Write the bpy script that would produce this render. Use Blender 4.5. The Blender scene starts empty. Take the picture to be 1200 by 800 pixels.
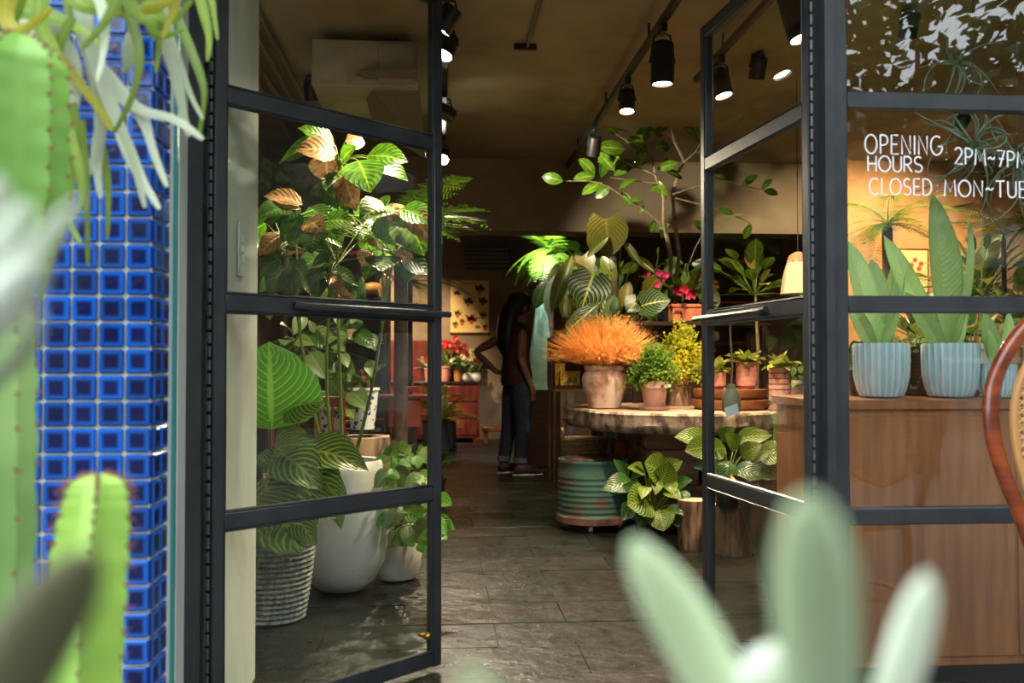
import bpy, math, random
from mathutils import Vector, Matrix
random.seed(7)
SC = bpy.context.scene
COL = SC.collection
R = math.radians
PI = math.pi

# ------------------------------------------------------------ camera
FPX, YAW, TANP, CAMZ = 1100.0, R(4.5), 25.0/1100.0, 1.0
PITCH = math.atan(TANP)
cd = bpy.data.cameras.new('camera')
cd.sensor_width = 36.0
cd.lens = FPX/1200.0*36.0
cd.clip_start = 0.02
cd.dof.use_dof = True
cd.dof.focus_distance = 4.0
cd.dof.aperture_fstop = 3.4
cam = bpy.data.objects.new('camera', cd)
COL.objects.link(cam)
cam.location = (0, 0, CAMZ)
cam.rotation_euler = (PI/2 + PITCH, 0, -YAW)
SC.camera = cam
CO = Vector((0, 0, CAMZ))
FW = Vector((math.sin(YAW)*math.cos(PITCH), math.cos(YAW)*math.cos(PITCH), math.sin(PITCH)))
RT = Vector((math.cos(YAW), -math.sin(YAW), 0))
UPV = RT.cross(FW)

# ------------------------------------------------------------ world, exposure
SC.view_settings.view_transform = 'Standard'
SC.view_settings.look = 'None'
SC.view_settings.exposure = 0.9
SC.view_settings.gamma = 1.0
SC.view_settings.use_curve_mapping = False
SC.cycles.use_denoising = True
SC.cycles.max_bounces = 8
SC.cycles.transparent_max_bounces = 24
SC.cycles.sample_clamp_indirect = 6.0
W = bpy.data.worlds.new('sky')
SC.world = W
W.use_nodes = True
bgn = W.node_tree.nodes['Background']
bgn.inputs['Color'].default_value = (0.86, 0.94, 1.0, 1)      # bright overcast sky
bgn.inputs['Strength'].default_value = 2.9

# ------------------------------------------------------------ helpers
def ray(px, py):
    return FW + RT*((px-600)/FPX) + UPV*(-(py-400)/FPX)
def P(px, py, d):
    return CO + ray(px, py)*d
def PZ(px, py, z=0.0):
    r = ray(px, py)
    return CO + r*((z-CAMZ)/r.z)
def PY(px, py, y):
    r = ray(px, py)
    return CO + r*(y/r.y)
def rnd(a, b):
    return random.uniform(a, b)
def V(*a):
    return Vector(a)

class MB:
    def __init__(s):
        s.v = []; s.f = []; s.uv = None
    def add(s, vs, fs):
        o = len(s.v)
        s.v += [tuple(x) for x in vs]
        s.f += [tuple(i+o for i in f) for f in fs]
        return s
    def box(s, a, b, bev=0.0):
        x0, y0, z0 = a; x1, y1, z1 = b
        if bev <= 0:
            vs = [(x0,y0,z0),(x1,y0,z0),(x1,y1,z0),(x0,y1,z0),(x0,y0,z1),(x1,y0,z1),(x1,y1,z1),(x0,y1,z1)]
            return s.add(vs, [(0,3,2,1),(4,5,6,7),(0,1,5,4),(1,2,6,5),(2,3,7,6),(3,0,4,7)])
        e = bev
        vs = []
        for z, i in ((z0, e), (z0+e, 0), (z1-e, 0), (z1, e)):
            vs += [(x0+e+i*0, y0+i, z), (x1-e, y0+i, z), (x1-i, y0+e, z), (x1-i, y1-e, z), (x1-e, y1-i, z), (x0+e, y1-i, z), (x0+i, y1-e, z), (x0+i, y0+e, z)]
        fs = [tuple(range(7, -1, -1)), tuple(range(24, 32))]
        for k in range(3):
            for j in range(8):
                a_, b_ = k*8+j, k*8+(j+1) % 8
                fs.append((a_, b_, b_+8, a_+8))
        return s.add(vs, fs)
    def tube(s, pts, rad, n=8, cap=True, flat=1.0, side=None):
        pts = [Vector(p) for p in pts]
        if not isinstance(rad, (list, tuple)): rad = [rad]*len(pts)
        vs, fs = [], []
        prev = None
        for i, p in enumerate(pts):
            t = (pts[min(i+1, len(pts)-1)] - pts[max(i-1, 0)])
            if t.length < 1e-9: t = Vector((0, 0, 1))
            t.normalize()
            if prev is None:
                ref = Vector(side) if side is not None else (Vector((0, 0, 1)) if abs(t.z) < .9 else Vector((1, 0, 0)))
            else: ref = prev
            a = ref - t*ref.dot(t)
            if a.length < 1e-6: a = t.orthogonal()
            a.normalize(); prev = a
            b = t.cross(a)
            for k in range(n):
                an = 2*PI*k/n
                vs.append(p + a*math.cos(an)*rad[i] + b*math.sin(an)*rad[i]*flat)
        for i in range(len(pts)-1):
            for k in range(n):
                fs.append((i*n+k, i*n+(k+1) % n, (i+1)*n+(k+1) % n, (i+1)*n+k))
        if cap:
            fs.append(tuple(range(n-1, -1, -1)))
            fs.append(tuple(range((len(pts)-1)*n, len(pts)*n)))
        return s.add(vs, fs)
    def lathe(s, prof, n=28, c=(0,0,0), rip=0.0, nr=0, sx=1.0, sy=1.0, jit=0.0):
        vs, fs = [], []
        for (r, z) in prof:
            for k in range(n):
                an = 2*PI*k/n
                rr = r*(1 + (rip*math.cos(an*nr) if nr else 0) + (rnd(-jit, jit) if jit else 0))
                vs.append((c[0]+rr*math.cos(an)*sx, c[1]+rr*math.sin(an)*sy, c[2]+z))
        for i in range(len(prof)-1):
            for k in range(n):
                fs.append((i*n+k, i*n+(k+1) % n, (i+1)*n+(k+1) % n, (i+1)*n+k))
        fs.append(tuple(range(n-1, -1, -1)))
        m = (len(prof)-1)*n
        fs.append(tuple(range(m, m+n)))
        return s.add(vs, fs)
    def ball(s, c, r, n=10, m=7, sc=(1,1,1), jit=0.0):
        prof = []
        for i in range(m+1):
            a = -PI/2 + PI*i/m
            prof.append((max(1e-4, math.cos(a)), math.sin(a)))
        vs, fs = [], []
        for (rr, z) in prof:
            for k in range(n):
                an = 2*PI*k/n
                q = 1+rnd(-jit, jit)
                vs.append((c[0]+r*rr*q*math.cos(an)*sc[0], c[1]+r*rr*q*math.sin(an)*sc[1], c[2]+r*z*q*sc[2]))
        for i in range(m):
            for k in range(n):
                fs.append((i*n+k, i*n+(k+1) % n, (i+1)*n+(k+1) % n, (i+1)*n+k))
        return s.add(vs, fs)
    def mesh(s, name, mat, smooth=True):
        me = bpy.data.meshes.new(name)
        me.from_pydata(s.v, [], s.f)
        if s.uv is not None:
            ul = me.uv_layers.new(name='UVMap')
            for l in me.loops:
                ul.data[l.index].uv = s.uv[l.vertex_index]
        if mat is not None: me.materials.append(mat)
        if smooth:
            me.polygons.foreach_set('use_smooth', [True]*len(me.polygons))
            try: me.set_sharp_from_angle(angle=R(38))
            except Exception: pass
        me.update()
        return me

def link(name, me, parent=None, mtx=None):
    o = bpy.data.objects.new(name, me)
    COL.objects.link(o)
    if parent is not None: o.parent = parent
    if mtx is not None: o.matrix_local = mtx
    return o
def part(name, mb, mat, parent=None, smooth=True, loc=None):
    o = link(name, mb.mesh(name, mat, smooth), parent)
    if loc is not None: o.location = loc
    return o
def tag(o, label=None, cat=None, group=None, kind=None):
    if label: o['label'] = label
    if cat: o['category'] = cat
    if group: o['group'] = group
    if kind: o['kind'] = kind
    return o
def thing(name, label, cat, loc=(0,0,0), rz=0.0, group=None):
    o = bpy.data.objects.new(name, None)
    COL.objects.link(o)
    o.empty_display_size = 0.05
    o.location = loc
    o.rotation_euler = (0, 0, rz)
    return tag(o, label, cat, group)
def struct(name, mb, mat, parent=None, smooth=False, label=None):
    o = part(name, mb, mat, parent, smooth)
    o['kind'] = 'structure'
    if label: o['label'] = label
    return o

# ------------------------------------------------------------ materials
def C(c): return (c[0], c[1], c[2], 1.0)
def H(h):      # sRGB hex to linear
    o = []
    for i in (0, 2, 4):
        x = int(h[i:i+2], 16)/255.0
        o.append(x/12.92 if x <= .04045 else ((x+.055)/1.055)**2.4)
    return tuple(o)
MATS = {}
class NT:
    def __init__(s, name):
        s.m = bpy.data.materials.new(name); s.m.use_nodes = True
        s.t = s.m.node_tree; s.b = s.t.nodes['Principled BSDF']; s.out = s.t.nodes['Material Output']
    def n(s, ty, **kw):
        x = s.t.nodes.new(ty)
        for k, v in kw.items(): setattr(x, k, v)
        return x
    def l(s, a, b): s.t.links.new(a, b)
    def math(s, op, a, b=None, c=None):
        x = s.n('ShaderNodeMath', operation=op)
        for i, q in enumerate((a, b, c)):
            if q is None: continue
            if isinstance(q, (int, float)): x.inputs[i].default_value = q
            else: s.l(q, x.inputs[i])
        return x.outputs[0]
    def mix(s, fac, a, b):
        x = s.n('ShaderNodeMix', data_type='RGBA')
        for i, q in ((0, fac), (6, a), (7, b)):
            if isinstance(q, (int, float)): x.inputs[i].default_value = q
            elif isinstance(q, tuple): x.inputs[i].default_value = C(q)
            else: s.l(q, x.inputs[i])
        return x.outputs[2]
    def noise(s, scale, detail=4, rough=.55, stretch=None, coord='Object'):
        tc = s.n('ShaderNodeTexCoord')
        no = s.n('ShaderNodeTexNoise')
        no.inputs['Scale'].default_value = scale
        no.inputs['Detail'].default_value = detail
        no.inputs['Roughness'].default_value = rough
        src = tc.outputs[coord]
        if stretch:
            mp = s.n('ShaderNodeMapping'); mp.inputs['Scale'].default_value = stretch
            s.l(src, mp.inputs['Vector']); src = mp.outputs[0]
        s.l(src, no.inputs['Vector'])
        return no.outputs['Fac']
    def ramp(s, fac, lo, hi):
        x = s.n('ShaderNodeMapRange'); x.interpolation_type = 'SMOOTHSTEP'
        x.inputs['From Min'].default_value = lo; x.inputs['From Max'].default_value = hi
        s.l(fac, x.inputs['Value'])
        return x.outputs[0]
    def bump(s, h, strength, dist=.01):
        x = s.n('ShaderNodeBump'); x.inputs['Strength'].default_value = strength; x.inputs['Distance'].default_value = dist
        s.l(h, x.inputs['Height']); s.l(x.outputs[0], s.b.inputs['Normal'])
    def set(s, **kw):
        for k, v in kw.items():
            i = s.b.inputs[k.replace('_', ' ')]
            if isinstance(v, tuple): i.default_value = C(v)
            elif isinstance(v, (int, float)): i.default_value = v
            else: s.l(v, i)

def mat(name, col, rough=.5, col2=None, scale=12, lo=.35, hi=.65, bump=0.0, bscale=40, metal=0.0, stretch=None, rand=0.0, coat=0.0, spec=.5, detail=4):
    if name in MATS: return MATS[name]
    t = NT(name)
    base = col
    if col2 is not None:
        base = t.mix(t.ramp(t.noise(scale, detail, stretch=stretch), lo, hi), col, col2)
    if rand:
        oi = t.n('ShaderNodeObjectInfo')
        hs = t.n('ShaderNodeHueSaturation')
        t.l(t.math('MULTIPLY_ADD', oi.outputs['Random'], 2*rand, 1-rand), hs.inputs['Value'])
        if isinstance(base, tuple): hs.inputs['Color'].default_value = C(base)
        else: t.l(base, hs.inputs['Color'])
        base = hs.outputs[0]
    t.set(Base_Color=base, Roughness=rough, Metallic=metal, Coat_Weight=coat)
    t.b.inputs['Specular IOR Level'].default_value = spec
    if bump: t.bump(t.noise(bscale, 5, stretch=stretch), bump)
    MATS[name] = t.m
    return t.m

def leafmat(name, col, vein=None, style='mid', n=9, slant=.35, rough=.35, col2=None, transl=.25, back=None, spec=.5, thr=.5, width=.12, edge=None):
    """leaf colour with veins laid out in the leaf's own UV (u across, v along)"""
    if name in MATS: return MATS[name]
    if not any(k in name for k in ("staghorn", "petal", "fleshy", "silver", "whale", "grass", "cactus", "bronze", "brown")):
        warm = lambda c: None if c is None else (min(1, c[0]*1.15), c[1]*.95, c[2]*.7)
        col, vein, col2 = warm(col), warm(vein), warm(col2)      # sap-green pigment, little blue
    t = NT(name)
    base = col
    oi = t.n('ShaderNodeObjectInfo')
    if col2 is not None:
        base = t.mix(t.ramp(t.noise(7, 3), .35, .65), col, col2)
    uv = t.n('ShaderNodeUVMap')
    sp = t.n('ShaderNodeSeparateXYZ'); t.l(uv.outputs[0], sp.inputs[0])
    au = t.math('ABSOLUTE', t.math('MULTIPLY_ADD', sp.outputs[0], 2.0, -1.0))
    v = sp.outputs[1]
    hgt = None
    if vein is not None:
        mid = t.ramp(au, .09, .03)
        if style == 'mid': f = mid
        else:
            ph = t.math('MULTIPLY', t.math('SUBTRACT', v, t.math('MULTIPLY', t.math('POWER', au, 1.3), slant)), float(n))
            tri = t.math('ABSOLUTE', t.math('MULTIPLY_ADD', t.math('FRACT', ph), 2.0, -1.0))
            if style == 'veins': f = t.math('MAXIMUM', mid, t.ramp(tri, 1-width-.08, 1-width+.1))
            else: f = t.math('MAXIMUM', mid, t.ramp(tri, thr-.12, thr+.12))
            hgt = tri
        base = t.mix(f, base, vein)
    if edge is not None:
        base = t.mix(t.ramp(au, .80, .92), base, edge)
    hs = t.n('ShaderNodeHueSaturation')
    t.l(t.math('MULTIPLY_ADD', oi.outputs['Random'], .5, .75), hs.inputs['Value'])
    if isinstance(base, tuple): hs.inputs['Color'].default_value = C(base)
    else: t.l(base, hs.inputs['Color'])
    base = hs.outputs[0]
    if back is not None:
        ge = t.n('ShaderNodeNewGeometry')
        base = t.mix(ge.outputs['Backfacing'], base, back)
    t.set(Base_Color=base, Roughness=rough)
    t.b.inputs['Specular IOR Level'].default_value = spec
    if hgt is not None: t.bump(hgt, .35, .004)
    if transl > 0:
        tr = t.n('ShaderNodeBsdfTranslucent'); t.l(base, tr.inputs['Color'])
        mx = t.n('ShaderNodeMixShader'); mx.inputs[0].default_value = transl
        t.l(t.b.outputs[0], mx.inputs[1]); t.l(tr.outputs[0], mx.inputs[2])
        t.l(mx.outputs[0], t.out.inputs['Surface'])
    MATS[name] = t.m
    return t.m

def emat(name, col, strength):
    if name in MATS: return MATS[name]
    t = NT(name)
    t.set(Base_Color=(0, 0, 0), Emission_Color=col, Emission_Strength=strength)
    MATS[name] = t.m
    return t.m

def glassmat(name, tint=(.95, .98, .96), boost=1.0):
    """thin clear glass: see-through with a mirror reflection that grows towards grazing angles"""
    if name in MATS: return MATS[name]
    t = NT(name)
    lw = t.n('ShaderNodeLayerWeight')
    g = t.math('POWER', lw.outputs['Facing'], 1.0)
    lw.inputs['Blend'].default_value = .5
    fac = t.math('MULTIPLY_ADD', t.math('POWER', g, 5.0), .9, .045*boost)
    tr = t.n('ShaderNodeBsdfTransparent'); tr.inputs['Color'].default_value = C(tint)
    gl = t.n('ShaderNodeBsdfGlossy'); gl.inputs['Roughness'].default_value = 0.0
    mx = t.n('ShaderNodeMixShader')
    t.l(fac, mx.inputs[0]); t.l(tr.outputs[0], mx.inputs[1]); t.l(gl.outputs[0], mx.inputs[2])
    t.l(mx.outputs[0], t.out.inputs['Surface'])
    MATS[name] = t.m
    return t.m

m_steel = mat('black_steel', (.022, .025, .029), .36, (.035, .038, .042), 9, bump=.08, bscale=60)
m_glass = glassmat('pane_glass')
m_plaster = mat('painted_plaster', H('c3c9bd'), .8, H('a9b0a2'), 3, .4, .7, bump=.15, bscale=20, stretch=(1, 1, .4))
m_wall = mat('interior_plaster', H('85705c'), .9, H('6a5745'), 2.2, .3, .7, bump=.3, bscale=14)
m_ceil = mat('stained_concrete_ceiling', H('97896f'), .9, H('6f6550'), 1.3, .3, .75, bump=.25, bscale=9, detail=7)
m_beam = mat('beam_plaster', H('85755f'), .9, H('6a5c4a'), 1.7, .3, .75, bump=.2, bscale=9)
m_orange = mat('ochre_plaster', H('b98a58'), .9, H('a07548'), 2, bump=.2, bscale=14)
m_dark = mat('dark_void', (.02, .017, .014), .9)
m_blackmetal = mat('black_lamp_metal', (.012, .012, .013), .4)
m_brass = mat('brass', H('b08a4a'), .3, metal=1.0)
m_white = mat('white_plastic', H('d8d6cd'), .5)
m_redwood = mat('red_stained_wood', H('5e2216'), .3, H('3d140d'), 4, stretch=(1, 1, 6), bump=.05)
m_darkwood = mat('dark_brown_wood', H('2e1c14'), .35, H('1d110c'), 5, stretch=(1, 1, 6))
m_cabinet = mat('oak_veneer', H('a8683c'), .42, H('8b5230'), 5, .3, .7, stretch=(6, 6, .5), bump=.04, detail=6)
m_stumpwood = mat('weathered_stump_wood', H('94785c'), .8, H('503a2b'), 26, .35, .65, stretch=(1, 1, .18), bump=1.0, bscale=38)
m_slabtop = mat('slab_top_wood', H('b0937a'), .7, H('7f6350'), 5, bump=.2, bscale=20)
m_bark = mat('pale_bark', H('a5937f'), .9, H('5d4a43'), 16, .38, .62, stretch=(1, 1, .5), bump=.9, bscale=22)
m_darkbark = mat('dark_bark', H('4c3a2c'), .9, H('2a1f18'), 14, bump=.8, bscale=22)
m_terra = mat('terracotta', H('b76f4e'), .8, H('9c5a40'), 9, bump=.1)
m_pink = mat('pink_clay', H('c08476'), .8, H('ab6f63'), 8, rand=.12, bump=.06)
m_soil = mat('potting_soil', (.02, .014, .01), .95, (.045, .03, .02), 60, bump=.8, bscale=90)
m_blackpot = mat('black_plastic', (.012, .012, .013), .4)
m_whitepot = mat('white_terrazzo', H('d6d5cc'), .55, H('cfcec4'), 30, bump=.03, bscale=90)
m_stem = leafmat('green_stem', (.10, .20, .035), rough=.45, transl=0)
m_branch = mat('grey_branch', H('8d7a62'), .8, H('6a5844'), 20)
# ------------------------------------------------------------ room shell
XL, XR, YF, YB, ZC = -1.35, 4.6, 2.53, 12.3, 2.7
struct('floor', MB().box((-1.6, 2.4, -.12), (XR+.2, YB+.2, -.006)), mat('floor_grout', (.012, .012, .011), .7))
FLOOR = bpy.data.objects['floor']
def slatemat():
    t = NT('slate_slab')
    oi = t.n('ShaderNodeObjectInfo')
    ge = t.n('ShaderNodeNewGeometry')
    ofs = t.n('ShaderNodeVectorMath', operation='ADD'); t.l(ge.outputs['Position'], ofs.inputs[0])
    cb = t.n('ShaderNodeCombineXYZ'); t.l(t.math('MULTIPLY', oi.outputs['Random'], 40.0), cb.inputs[0]); t.l(cb.outputs[0], ofs.inputs[1])
    def pn(sc, dt, rg):
        x = t.n('ShaderNodeTexNoise'); x.inputs['Scale'].default_value = sc; x.inputs['Detail'].default_value = dt; x.inputs['Roughness'].default_value = rg
        t.l(ofs.outputs[0], x.inputs['Vector']); return x.outputs['Fac']
    n1 = pn(5, 7, .65); n2 = pn(18, 6, .7)
    b = t.mix(t.ramp(n1, .3, .7), H('0e120f'), H('262a24'))
    b = t.mix(t.ramp(n2, .60, .74), b, H('504f45'))
    b = t.mix(t.math('MULTIPLY', t.ramp(pn(2.2, 3, .5), .45, .65), .6), b, H('2b221c'))
    hs = t.n('ShaderNodeHueSaturation'); t.l(b, hs.inputs['Color'])
    t.l(t.math('MULTIPLY_ADD', oi.outputs['Random'], .7, .6), hs.inputs['Value'])
    t.set(Base_Color=hs.outputs[0], Roughness=t.math('MULTIPLY_ADD', n2, .35, .14))
    t.bump(pn(7, 7, .65), .6, .02)
    return t.m
m_slate = slatemat()
# slabs laid in running bond, rows parallel with the shop front
slab_me = {}
row = 0
y = 2.42
while y < YB:
    h = .30
    x = XL - (.33 if row % 2 else .05)
    while x < XR:
        if x < 2.6 or y < 7.5:
            key = random.randint(0, 5)
            if key not in slab_me:
                mb = MB().box((-.3145, -.1485, -.02), (.3145, .1485, 0), .0006)
                mb.v = [(a, b, c + (rnd(-.0015, .0015) if c > -.01 else 0)) for a, b, c in mb.v]
                slab_me[key] = mb.mesh('slate_slab', m_slate, False)
            o = link('slate_slab', slab_me[key], FLOOR)
            o.location = (x+.315, y+.15, rnd(-.001, .001))
            o.rotation_euler = (0, 0, random.choice((0, PI)))
        x += .632
    y += h
    row += 1
struct('ceiling', MB().box((XL-.1, 2.4, ZC), (XR+.1, YB+.1, ZC+.15)), m_ceil)
struct('wall_left', MB().box((XL-.12, 3.05, 0), (XL, YB, ZC)), m_wall)
struct('wall_right', MB().box((XR, 2.4, 0), (XR+.12, YB, ZC)), m_wall)
struct('wall_back', MB().box((XL-.1, YB, 0), (XR+.1, YB+.12, ZC)), m_wall)
struct('wall_partition', MB().box((3.2, 7.6, 0), (XR, 7.75, ZC)), m_orange, label='ochre plaster partition wall behind the display window')
struct('trim_beam', MB().box((XL, 7.78, 2.1), (XR, 8.08, ZC)), m_beam, label='plastered ceiling beam across the shop')
# front wall: jamb with reveal on the left, lintel above the steel front
struct('wall_front', MB().box((-1.75, 2.42, 0), (-.652, 2.62, ZC)).box((-1.75, 2.62, 0), (-.578, 3.06, ZC)), m_plaster, label='pale plaster jamb wall beside the glass door')
struct('wall_lintel', MB().box((-.652, 2.45, 2.26), (XR, 2.62, ZC)), m_plaster)
struct('ground', MB().box((-14, -16, -.14), (14, 2.42, -.01)), mat('pavement', H('5f5f5a'), .8, H('4a4a46'), 3, bump=.2))
struct('canopy', MB().box((-3.2, 1.35, 2.72), (5, 2.5, 2.86)), mat('canopy_paint', H('4a4541'), .8, H('393532'), 3))

# tiled pillar
pc = P(178, 400, 1.80)            # front right corner of the pillar
PXC, PYF = pc.x, pc.y
PIT = .0502
pil = struct('wall_pillar', MB().box((PXC-.60, PYF+.004, 0), (PXC-.004, PYF+.150, 2.72)), mat('pale_grout', H('c0c5c1'), .85), label='pillar clad in glossy cobalt blue mosaic tiles')
def tilemat():
    t = NT('cobalt_glaze')
    tc = t.n('ShaderNodeTexCoord')
    sp = t.n('ShaderNodeSeparateXYZ'); t.l(tc.outputs['Object'], sp.inputs[0])
    ax = t.math('ABSOLUTE', sp.outputs[0]); az = t.math('ABSOLUTE', sp.outputs[2])
    m = t.math('MAXIMUM', ax, az)
    oi = t.n('ShaderNodeObjectInfo')
    f = t.ramp(t.math('ADD', m, t.math('MULTIPLY', t.noise(60, 3), .004)), .0115, .0226)
    c = t.mix(f, H('050f42'), H('0d54b0'))
    c = t.mix(t.ramp(m, .0205, .0228), c, H('0a2668'))
    hs = t.n('ShaderNodeHueSaturation'); t.l(c, hs.inputs['Color'])
    t.l(t.math('MULTIPLY_ADD', oi.outputs['Random'], .6, .7), hs.inputs['Value'])
    t.set(Base_Color=hs.outputs[0], Roughness=.12)
    t.bump(t.noise(45, 3), .22, .004)
    return t.m
m_tile = tilemat()
tile_me = MB().box((-.0228, -.004, -.0228), (.0228, .004, .0228), .003).mesh('mosaic_tile', m_tile, False)
for r_ in range(0, 34):
    z = .30 + r_*PIT
    for c_ in range(6):
        o = link('mosaic_tile', tile_me, pil)
        o.location = (PXC-.0245-c_*PIT, PYF, z)
        o.rotation_euler = (rnd(-.02, .02), 0, rnd(-.02, .02))
    for c_ in range(2):
        o = link('mosaic_tile', tile_me, pil)
        o.location = (PXC, PYF+.0285+c_*PIT, z)
        o.rotation_euler = (0, rnd(-.02, .02), PI/2+rnd(-.02, .02))
struct('trim_teal', MB().box((PXC-.03, PYF+.150, 0), (PXC+.004, PYF+.162, 2.72)), mat('teal_edge', H('2f7f7c'), .25), label='thin teal edge strip behind the tiled pillar')

# ------------------------------------------------------------ steel glazed doors
RAILS = [.045, .58, 1.16, 1.715, 2.20]
DW = .80
def glazed_door(name, label, hinge, rz, side, DW=.80):
    d = thing(name, label, None, (hinge[0], hinge[1], 0), rz)
    d['kind'] = 'structure'
    for x0 in (0, DW-.036):
        part('stile', MB().box((x0, -.018, .02), (x0+.036, .018, 2.222), .003), m_steel, d)
    for i, z in enumerate(RAILS):
        part('rail', MB().box((.036, -.017, z-.0225), (DW-.036, .017, z+.0225), .003), m_steel, d)
    for i in range(4):
        part('pane', MB().box((.034, -.003, RAILS[i]+.02), (DW-.034, .003, RAILS[i+1]-.02)), m_glass, d, False)
    for i in range(4):
        part('glazing_bead', MB().tube([(.039, side*.012, RAILS[i]+.0255), (DW-.039, side*.012, RAILS[i]+.0255), (DW-.039, side*.012, RAILS[i+1]-.0255), (.039, side*.012, RAILS[i+1]-.0255), (.039, side*.012, RAILS[i]+.0255)], .005, 4), m_steel, d)
    b = part('pull_bar', MB().tube([(.24, side*.034, 1.163), (.27, side*.040, 1.160), (DW+.012, side*.040, 1.158)], .0105, 8), m_steel, d)
    part('bar_bracket', MB().box((.30, min(0, side*.04), 1.150), (.325, max(0, side*.04), 1.168)), m_steel, b)
    hm = mat('hinge_steel', (.10, .105, .11), .4, metal=.6)
    hb = MB()
    for k in range(60):
        z = .05+k*.0358
        hb.tube([(-.008, side*.010, z), (-.008, side*.010, z+.027)], .0055, 6)
    part('piano_hinge', hb, hm, d)
    return d
LH = (-.600, 2.53); RH = (1.050, 2.545)
dl = glazed_door('door_1', 'left black steel glazed door standing half open', LH, R(43.2), -1, .825)
dr = glazed_door('door_2', 'right black steel glazed door folded fully inward', RH, R(95.8), 1)
part('door_stop', MB().ball((DW-.05, -.03, .13), .012).box((DW-.06, -.02, .125), (DW-.04, 0, .135)), m_brass, dl)
struct('trim_1', MB().box((-.652, 2.495, 0), (-.613, 2.565, 2.26)), m_steel, label='black steel door post beside the plaster jamb')
struct('trim_2', MB().box((1.064, 2.50, 0), (1.088, 2.57, 2.26)), m_steel, label='black steel door post beside the display window')

# ------------------------------------------------------------ fixed window with lettering
WX0, WX1, WY = 1.088, 2.55, 2.535
win = thing('window_1', 'black steel display window with white opening hours lettering', None, (WX0, WY, 0))
win['kind'] = 'structure'
for x0 in (0, WX1-WX0-.045):
    part('stile', MB().box((x0, -.022, 0), (x0+.045, .022, 2.26), .003), m_steel, win)
for z in (.045, .575, 1.163, 1.733, 2.235):
    part('rail', MB().box((.045, -.02, z-.0235), (WX1-WX0-.045, .02, z+.0235), .003), m_steel, win)
zz = (.045, .575, 1.163, 1.733, 2.235)
m_wglass = glassmat('window_glass', (.94, .97, .95), 1.25)
for i in range(4):
    part('pane', MB().box((.043, -.003, zz[i]+.02), (WX1-WX0-.043, .003, zz[i+1]-.02)), m_wglass, win, False)
struct('wall_frontright', MB().box((WX1, 2.45, 0), (XR, 2.62, 2.26)), m_plaster)

def arc(cx, cy, rx, ry, a0, a1, n=12):
    return [(cx+rx*math.cos(R(a0+(a1-a0)*i/n)), cy+ry*math.sin(R(a0+(a1-a0)*i/n))) for i in range(n+1)]
GLY = {
 'O': (.84, [arc(.42, .5, .42, .5, 90, 450, 20)]),
 'P': (.56, [[(.03, 0), (.03, 1)], [(.03, 1)]+arc(.22, .73, .32, .27, 90, -90)+[(.03, .46)]]),
 'E': (.52, [[(.5, 1), (.03, 1), (.03, 0), (.52, 0)], [(.03, .52), (.44, .52)]]),
 'N': (.66, [[(.03, 0), (.03, 1), (.62, 0), (.62, 1)]]),
 'I': (.10, [[(.05, 0), (.05, 1)]]),
 'G': (.80, [arc(.42, .5, .42, .5, 55, 345, 16)+[(.80, .46), (.50, .46)]]),
 'H': (.62, [[(.03, 0), (.03, 1)], [(.60, 0), (.60, 1)], [(.03, .5), (.6, .5)]]),
 'U': (.62, [[(.03, 1), (.03, .32)]+arc(.315, .30, .285, .30, 180, 360)+[(.60, 1)]]),
 'R': (.58, [[(.03, 0), (.03, 1)], [(.03, 1)]+arc(.24, .74, .30, .26, 90, -90)+[(.03, .48)], [(.22, .48), (.58, 0)]]),
 'S': (.58, [arc(.29, .75, .25, .25, 40, 265, 12)+arc(.29, .25, .27, .25, 88, -145, 12)]),
 'C': (.74, [arc(.42, .5, .42, .5, 50, 310, 16)]),
 'L': (.48, [[(.03, 1), (.03, 0), (.48, 0)]]),
 'D': (.70, [[(.03, 0), (.03, 1)]+arc(.22, .5, .46, .5, 90, -90, 14)+[(.03, 0)]]),
 'M': (.78, [[(.0, 0), (.08, 1), (.39, .25), (.70, 1), (.78, 0)]]),
 'T': (.62, [[(0, 1), (.62, 1)], [(.31, 1), (.31, 0)]]),
 '2': (.58, [arc(.28, .74, .26, .26, 165, -35, 10)+[(.02, 0), (.58, 0)]]),
 '7': (.56, [[(0, 1), (.56, 1), (.18, 0)], [(.12, .50), (.50, .50)]]),
 '~': (.50, [[(0, .42), (.10, .54), (.20, .54), (.30, .44), (.40, .44), (.5, .56)]]),
 ':': (.12, [[(.06, .16), (.06, .20)], [(.06, .62), (.06, .66)]]),
 '.': (.12, [[(.06, .16), (.06, .21)]]),
}
m_letter = mat('white_vinyl', (.86, .87, .9), .5)
def lettering(txt, x0, yb0, x1, yb1, hpx, gap=.2):
    """write a line on the outside of the pane between two baseline points"""
    tot = sum(GLY[c][0] for c in txt) + gap*(len(txt)-1)
    a = PY(x0, yb0, WY); b = PY(x1, yb1, WY); t = PY(x0, yb0-hpx, WY)
    u = (b-a)/tot; w = Vector((0, 0, (t-a).z))
    mb = MB(); cx = 0
    for c in txt:
        wd, st = GLY[c]
        for s in st:
            pts = [a + u*(cx+q[0]) + w*q[1] for q in s]
            mb.tube([(p.x-WX0, -.0042, p.z) for p in pts], .0026, 6, True, 1.0, side=(0, 1, 0))
        cx += wd+gap
    mb.v = [(x, -.0042+(y_+.0042)*.3, z) for x, y_, z in mb.v]
    part('lettering', mb, m_letter, win)
lettering('OPENING', 1013, 180, 1103, 182, 22, .22)
lettering('HOURS', 1016, 201, 1080, 202, 18, .16)
lettering(':', 1106, 190, 1110, 190, 17)
lettering('2PM~7PM', 1118, 192, 1203, 198, 19, .2)
lettering('CLOSED', 1018, 228, 1091, 229, 19, .2)
lettering(':', 1096, 227, 1099, 227, 15)
lettering('MON~TUE', 1106, 230, 1202, 232, 19, .2)

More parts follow.
